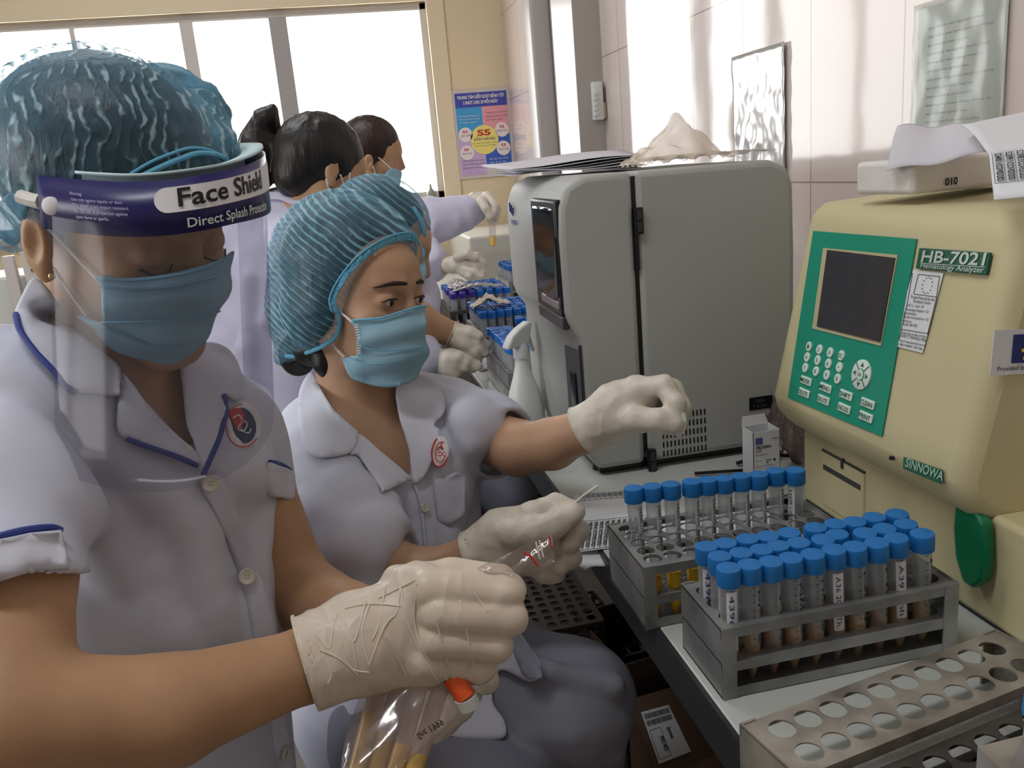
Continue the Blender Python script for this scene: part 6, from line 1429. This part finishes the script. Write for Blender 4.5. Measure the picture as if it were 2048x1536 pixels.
# gloves
def glove(hf, wrist, inner, rcuff, m, par, hh=.0022, seed=1):
    ax = nrm(np.array(inner)-np.array(wrist)); w_ = np.array(wrist)
    g_ = U(.010, hf(.0012), rc(w_-ax*.004, np.array(inner), rcuff, rcuff*.93)); g_ = INT(g_, half(w_, -ax), .001)
    g_ = SUB(g_, INT(rc(w_-ax*.02, w_+ax*.010, rcuff-.0030), half(w_+ax*.01, ax)), .001)
    o = solid(NOISE(g_, .0010, 60, seed, ridge=True), hh, 'latex_glove', m, par); torus(w_, ax, rcuff, .0013, M['glove'], 'rolled_rim', o); return o
glove(handA, A(1168, 862, 1.068), A(1215, 835, 1.055), .0335, M['glove'], w2, seed=2)
glove(handB, A(953, 1118, .957), A(1000, 1090, .95), .0335, M['glove'], w2, seed=6)
# things she holds
cot = NOISE(U(.006, el(A(1358, 845, 1.0), (.009, .009, .014), [CR, CF, -CD]), el(A(1356, 862, .998), (.005, .005, .008), [CR, CF, -CD])), .0018, 160, 2, oct_=2)
prep(solid(cot, .0014, 'cotton_wad', M['foam'], None), 'small greenish-white wad of cotton pinched in the raised gloved fingers', 'cotton')
prep(MB().tube([A(1136, 1018, .905), A(1165, 992, .912), A(1195, 972, .92)], [.0012, .0012, .0016], 8).build('swab', M['elastic'], None, smooth=True), 'thin white swab stick held in the lower gloved fingertips', 'swab')
# trousers and legs
hipA = A(800, 1440, 1.20)
tr2 = U(.03, rc(A(810, 1400, 1.20), A(1010, 1370, 1.06), .105, .082), rc(A(1010, 1370, 1.06), A(1152, 1396, .985), .080, .060), rc(A(1152, 1396, .985), A(1140, 1500, 1.03), .060, .056), rc(A(1140, 1500, 1.03), A(1165, 1950, 1.25), .056, .050),
        rc(A(780, 1440, 1.16), A(900, 1560, 1.0), .10, .085), rc(A(900, 1560, 1.0), A(985, 1640, .93), .085, .070), rc(A(985, 1640, .93), A(1000, 2150, 1.15), .066, .052))
tr2 = NOISE(FOLDS(tr2, [([A(*p) for p in q], r_) for q, r_ in (([(1010, 1290, .99), (1100, 1340, .93), (1230, 1370, .93)], .010), ([(1120, 1450, .94), (1180, 1480, .95), (1230, 1440, .95)], .010), ([(1100, 1510, .97), (1170, 1500, .96), (1225, 1500, .97)], .010), ([(960, 1400, 1.0), (1060, 1460, .96), (1150, 1460, .93)], .008))], .014), .004, 16, 8)
solid(tr2, .006, 'trousers', M['trouser'], w2)
applique([(905, 1160), (960, 1175), (1010, 1215), (1040, 1262), (1085, 1340), (1060, 1362), (1000, 1340), (985, 1400), (1010, 1445), (1000, 1478), (900, 1472), (840, 1430), (830, 1300), (850, 1200)], U(.02, T2, tr2), .006, .003, M['coat'], 'tunic_hem', tun2, .8, 1.5, step=12)
applique([(1012, 1258), (1040, 1262), (1085, 1345), (1068, 1358), (1045, 1345)], U(.02, T2, tr2), .012, .002, M['trouser'], 'waist_tab', tun2, .8, 1.5, step=9)
hp2 = A(800, 1420, 1.20); stool(hp2[0], hp2[1], hp2[2]-.14, 'round grey stool under the seated woman in the pleated cap')
for px_, py_, d_ in ((1165, 1950, 1.25), (1000, 2150, 1.15)): q = A(px_, py_, d_); MB().lathe([(.04, 0), (.045, .02), (.04, max(q[2], .06)), (.03, max(q[2], .06)+.03)], 16, (q[0], q[1], 0)).build('shoe', M['black'], w2, smooth=True)
# ================================================================== STANDING WOMAN SEEN FROM BEHIND, HAIR UP
w3 = person('standing woman seen from behind, dark hair in a high ponytail, white coat', (-.30, 2.15, 0))
H3 = Head(650, 348, 2.02, 118, 8, 6, .97)
b3 = U(.03, H3.sdf(eyes=False), rc(H3.w(0, -.02, -.04), A(600, 440, 2.06), .052, .06), rc(A(520, 480, 2.08), A(680, 470, 2.02), .06), rc(A(600, 520, 2.08), A(590, 900, 2.1), .12, .11), rc(A(690, 480, 2.02), A(760, 700, 1.95), .045, .04), rc(A(760, 700, 1.95), A(850, 660, 1.82), .038, .026))
solid(b3, .007, 'body', M['skin'], w3)
g3 = A(590, 1100, 2.12); gz = lambda q, z: [q[0], q[1], z]
coat3 = U(.04, rc(A(500, 462, 2.10), A(690, 448, 2.04), .076, .070), rc(A(560, 425, 2.08), A(660, 425, 2.04), .060, .056), rc(A(590, 540, 2.1), A(570, 860, 2.12), .155, .15), rc(A(570, 860, 2.12), gz(g3, .55), .15, .19), rc(A(700, 470, 2.03), A(752, 640, 1.99), .066, .055), rc(A(478, 500, 2.1), A(455, 700, 2.1), .065, .058), rc(A(455, 700, 2.1), A(480, 860, 2.06), .056, .05))
coat3 = NOISE(FOLDS(coat3, [([A(500, 560, 1.96), A(490, 700, 1.96), A(500, 830, 1.96)], .015), ([A(560, 480, 1.94), A(540, 640, 1.94)], .012)], .03), .006, 9, 4, oct_=2)
ct3 = solid(SUB(coat3, rc(H3.w(0, -.02, -.03), A(625, 392, 2.03), .052), .004), .008, 'coat', M['coat_far'], w3)
applique([(530, 384), (575, 386), (590, 392), (612, 410), (592, 412), (560, 400), (532, 397)], coat3, .012, .004, M['coat_far'], 'collar', ct3, 1.6, 2.4, step=8)
h3 = U(.02, el(A(622, 345, 2.04), (.080, .08, .070), [CR, CF, -CD]), H3.e(0, -.022, .045, .090, .108, .098), H3.e(0, -.07, -.02, .065, .05, .055))
h3 = SUB(h3, H3.e(0, .09, -.04, .075, .07, .09), .02)
pony = U(.015, rc(A(570, 300, 2.06), A(518, 310, 2.02), .044, .044), rc(A(518, 300, 2.02), A(514, 350, 2.02), .046, .040), rc(A(512, 280, 2.02), A(528, 235, 2.0), .036, .022), rc(A(528, 238, 2.0), A(545, 216, 2.0), .022, .008), rc(A(548, 222, 2.0), A(545, 260, 2.02), .008, .02))
solid(NOISE(U(.012, h3, pony), .0025, 50, 3, ridge=True, st=(1, 1, .3)), .0055, 'hair', M['hair'], w3)
for pts in ([(652, 357), (658, 380), (664, 402)], [(681, 350), (690, 375), (698, 396)], [(700, 345), (698, 372), (699, 396)]): cord(pts, OFF(H3.sdf(eyes=False), .004), .003, .0018, M['elastic'], 'ear_loop', w3, 1.7, 2.3)
MB().tube([H3.w(.03, .07, -.03), H3.w(0, .112, -.02), H3.w(-.03, .07, -.03)], .03, 10).build('face_mask', M['mask'], w3, smooth=True)
for sx in (-.07, .09): MB().tube([(g3[0]+sx, g3[1], .07), (g3[0]+sx, g3[1], .6)], [.045, .07], 12).build('trouser_leg', M['trouser'], w3, smooth=True); MB().box(g3[0]+sx-.045, g3[0]+sx+.045, g3[1]-.1, g3[1]+.14, 0, .08, .02).build('shoe', M['black'], w3)
# ================================================================== FAR STANDING WOMAN IN PROFILE
w4 = person('far standing woman in profile with blue mask, lifting a tube of yellow sample', (.05, 2.85, 0))
H4 = Head(749, 312, 2.88, 90, 8, 26, .95)
wr4, hn4 = A(962, 408, 2.95), A(984, 420, 2.95)
b4 = U(.03, H4.sdf(eyes=True), rc(H4.w(0, -.02, -.04), A(755, 420, 2.95), .05, .058), rc(A(755, 470, 2.98), A(770, 640, 2.98), .11), rc(A(820, 436, 2.95), A(962, 408, 2.95), .030, .026), rc(A(800, 500, 2.85), A(890, 530, 2.8), .04, .03))
solid(b4, .006, 'body', M['skin'], w4)
g4 = A(740, 640, 3.08)
c4 = U(.04, rc(A(715, 430, 2.98), A(800, 425, 2.95), .07), rc(A(755, 480, 3.0), A(745, 640, 3.05), .13, .12), rc(A(745, 640, 3.05), [g4[0], g4[1], .5], .12, .14), rc(A(805, 432, 2.94), A(870, 442, 2.94), .072, .068), rc(A(870, 442, 2.94), A(950, 420, 2.95), .068, .052), rc(A(815, 480, 2.9), A(862, 525, 2.82), .068, .062))
c4 = INT(NOISE(NOISE(c4, .006, 14, 6, oct_=2, ridge=True), .004, 26, 2, st=(.5, 1, 1)), half(A(970, 430, 2.95), nrm(A(970, 425, 2.95)-A(900, 430, 2.95))), .004)
c4 = INT(c4, half(A(883, 545, 2.80), nrm(A(883, 545, 2.8)-A(840, 510, 2.83))), .004) if 0 else c4
solid(SUB(c4, rc(H4.w(0, -.02, -.03), A(760, 395, 2.9), .056), .004), .008, 'coat', M['coat_far'], w4)
def handfar(w_, k_, dirs, r=.0105, g=.0015):
    """w_: wrist, k_: knuckle centre, dirs: list of (knuckle offset, mid, tip)"""
    w_, k_ = np.array(w_), np.array(k_); return U(.010, rc(w_, k_, .026+g, .030+g), U(.004, *[chain([A(*a), A(*b), A(*c)], [r*1.1+g, r+g, r*.85+g], .006) for a, b, c in dirs]))
hf4 = handfar(A(950, 400, 2.93), A(972, 402, 2.92), [((975, 392, 2.90), (990, 412, 2.88), (984, 434, 2.88)), ((975, 396, 2.93), (994, 418, 2.91), (990, 438, 2.90)), ((972, 402, 2.95), (990, 424, 2.94), (986, 440, 2.93)), ((968, 408, 2.96), (982, 428, 2.96), (980, 440, 2.95)), ((962, 402, 2.88), (972, 418, 2.865), (981, 434, 2.87))], r=.0135)
solid(NOISE(hf4, .002, 60, 3), .004, 'latex_glove', M['glove'], w4)
hg4 = handfar(A(897, 530, 2.79), A(922, 528, 2.78), [((930, 516, 2.77), (952, 512, 2.76), (966, 528, 2.76)), ((934, 526, 2.76), (956, 530, 2.75), (966, 545, 2.75)), ((930, 536, 2.76), (950, 545, 2.74), (962, 556, 2.74)), ((925, 542, 2.77), (940, 552, 2.75), (950, 558, 2.75)), ((915, 515, 2.75), (935, 508, 2.73), (950, 516, 2.73))], r=.013)
solid(NOISE(hg4, .002, 60, 5), .004, 'latex_glove', M['glove'], w4)
h4 = U(.02, H4.e(0, -.020, .045, .086, .104, .094), H4.e(0, -.085, -.01, .05, .05, .06), rc(A(705, 350, 2.95), A(700, 395, 2.95), .04, .03))
h4 = SUB(h4, H4.e(0, .085, -.050, .10, .075, .078), .015)
solid(NOISE(h4, .0022, 50, 3, ridge=True, st=(1, 1, .3)), .0055, 'hair', M['hair_brown'], w4)
mk4 = U(.03, H4.e(0, .056, -.05, .054, .058, .060), OFF(H4.skull(), .003), rc(H4.w(0, .085, -.02), H4.w(0, .082, -.09), .024, .026))
applique([(750, 353), (760, 358), (780, 336), (786, 336), (803, 343), (802, 358), (796, 376), (775, 370), (752, 366)], mk4, .003, .002, M['mask'], 'face_mask', w4, 2.5, 3.1, step=4)
for pts in ([(752, 311), (768, 324), (783, 338)], [(746, 333), (750, 344), (754, 354)]): cord(pts, H4.sdf(eyes=False), .004, .0020, M['elastic'], 'ear_loop', w4, 2.5, 3.1)
for sx in (-.07, .08): MB().tube([(g4[0]+sx, g4[1], .07), (g4[0]+sx, g4[1], .6)], [.045, .07], 12).build('trouser_leg', M['trouser'], w4, smooth=True); MB().box(g4[0]+sx-.045, g4[0]+sx+.045, g4[1]-.1, g4[1]+.14, 0, .08, .02).build('shoe', M['black'], w4)
ht = empty('held_tube', tuple(A(982, 470, 2.87)), 'clear tube with bright yellow sample held up by the far gloved hand', 'sample tube')
a, b_ = A(984, 436, 2.87), A(986, 492, 2.87)
MB().tube([a, b_], .0112, 14).build('tube_wall', M['bag'], ht, smooth=True); MB().tube([A(985.5, 474, 2.87), b_], .0102, 14).build('sample_liquid', mat('bright_yellow_sample', (250, 206, 70), .2), ht, smooth=True)
# ================================================================== CAPPED WOMAN HIDDEN BEHIND THE MIDDLE ONE
w5 = person('woman in dark-looking blue cap mostly hidden behind the middle seated woman', (.12, 1.8, 0))
H5 = Head(768, 494, 1.78, 100, 18, 5, .97)
b5 = U(.03, H5.sdf(eyes=True), rc(H5.w(0, -.02, -.04), A(760, 590, 1.85), .05, .06), rc(A(760, 640, 1.9), A(760, 860, 1.95), .11), rc(A(790, 620, 1.82), A(830, 640, 1.76), .042, .036), rc(A(830, 640, 1.76), A(905, 668, 1.80), .036, .026), rc(A(800, 700, 1.74), A(870, 725, 1.76), .036, .026))
solid(b5, .006, 'body', M['skin'], w5)
c5 = U(.04, rc(A(700, 600, 1.9), A(815, 590, 1.86), .07, .062), rc(A(760, 640, 1.93), A(765, 850, 1.96), .14), rc(A(800, 600, 1.85), A(822, 625, 1.80), .062, .055), rc(A(720, 650, 1.84), A(800, 705, 1.76), .06, .055), rc(A(800, 705, 1.76), A(842, 718, 1.75), .05, .046))
solid(SUB(NOISE(c5, .005, 12, 2, oct_=2), rc(H5.w(0, -.02, -.03), A(765, 570, 1.84), .056), .004), .007, 'coat', M['coat_far'], w5)
g5 = A(765, 850, 1.98); solid(U(.03, rc(g5, [g5[0]+.25, g5[1]-.1, .52], .12, .08), rc([g5[0]+.25, g5[1]-.1, .52], [g5[0]+.22, g5[1]-.1, .08], .07, .045), rc(g5, [g5[0]+.1, g5[1]-.2, .52], .12, .08), rc([g5[0]+.1, g5[1]-.2, .52], [g5[0]+.08, g5[1]-.2, .05], .07, .045)), .010, 'trousers', M['trouser'], w5)
stool(g5[0], g5[1], g5[2]-.145, 'round grey stool of the hidden capped woman')
h5 = H5.e(0, -.026, .048, .082, .100, .088)
h5c = half(H5.w(0, .071, .052), nrm(H5.R[1]*.80-H5.R[2]*.60))
solid(INT(h5, h5c, .004), .006, 'hair', M['hair'], w5)
cap5 = INT(U(.02, OFF(h5, .011), el(A(764, 468, 1.82), (.086, .10, .086), [CR, CF, -CD])), half(H5.w(0, .078, .050), nrm(H5.R[1]*.78-H5.R[2]*.62)), .008)
pa5 = nrm(-CD*.75+CR*.6); solid(pleat(cap5, .0014, 420, pa5, None), .0036, 'bouffant_cap', cap_mat('far_cap_film', pa5, 520, .26, .50, 5), w5)
cord([(826, 414), (838, 434), (847, 456), (850, 480)], cap5, .002, .0042, M['cap_band'], 'cap_rim', w5, 1.4, 2.1)
applique([(780, 520), (840, 505), (850, 560), (800, 590)], U(.02, H5.e(0, .056, -.05, .054, .058, .060)), .003, .002, M['mask'], 'face_mask', w5, 1.4, 2.1, step=6)
hf5 = handfar(A(905, 668, 1.80), A(930, 680, 1.80), [((938, 672, 1.79), (958, 680, 1.78), (974, 690, 1.79)), ((940, 682, 1.79), (960, 694, 1.785), (970, 706, 1.79)), ((936, 692, 1.79), (950, 706, 1.785), (956, 720, 1.79)), ((930, 696, 1.80), (940, 712, 1.79), (944, 724, 1.79)), ((918, 660, 1.78), (940, 662, 1.77), (958, 672, 1.77))], r=.0095)
o = solid(NOISE(hf5, .0015, 60, 3), .003, 'latex_glove', M['glove'], w5); torus(A(905, 668, 1.80), A(930, 680, 1.8)-A(905, 668, 1.80), .030, .0014, M['glove'], 'rolled_rim', o)
hg5 = handfar(A(872, 724, 1.76), A(900, 726, 1.75), [((908, 718, 1.74), (935, 722, 1.735), (956, 732, 1.74)), ((908, 728, 1.745), (930, 734, 1.74), (945, 736, 1.75)), ((902, 736, 1.75), (915, 745, 1.745), (905, 752, 1.76)), ((895, 740, 1.755), (905, 752, 1.75), (895, 757, 1.765)), ((895, 712, 1.73), (918, 712, 1.73), (938, 722, 1.735))], r=.0095)
solid(NOISE(hg5, .0015, 60, 6), .003, 'latex_glove', M['glove'], w5)

# remove the pattern tubes that were only copied from
for p_ in protoA+[protoB, far, farp]:
    for c_ in list(p_.children_recursive): bpy.data.objects.remove(c_)
    bpy.data.objects.remove(p_)
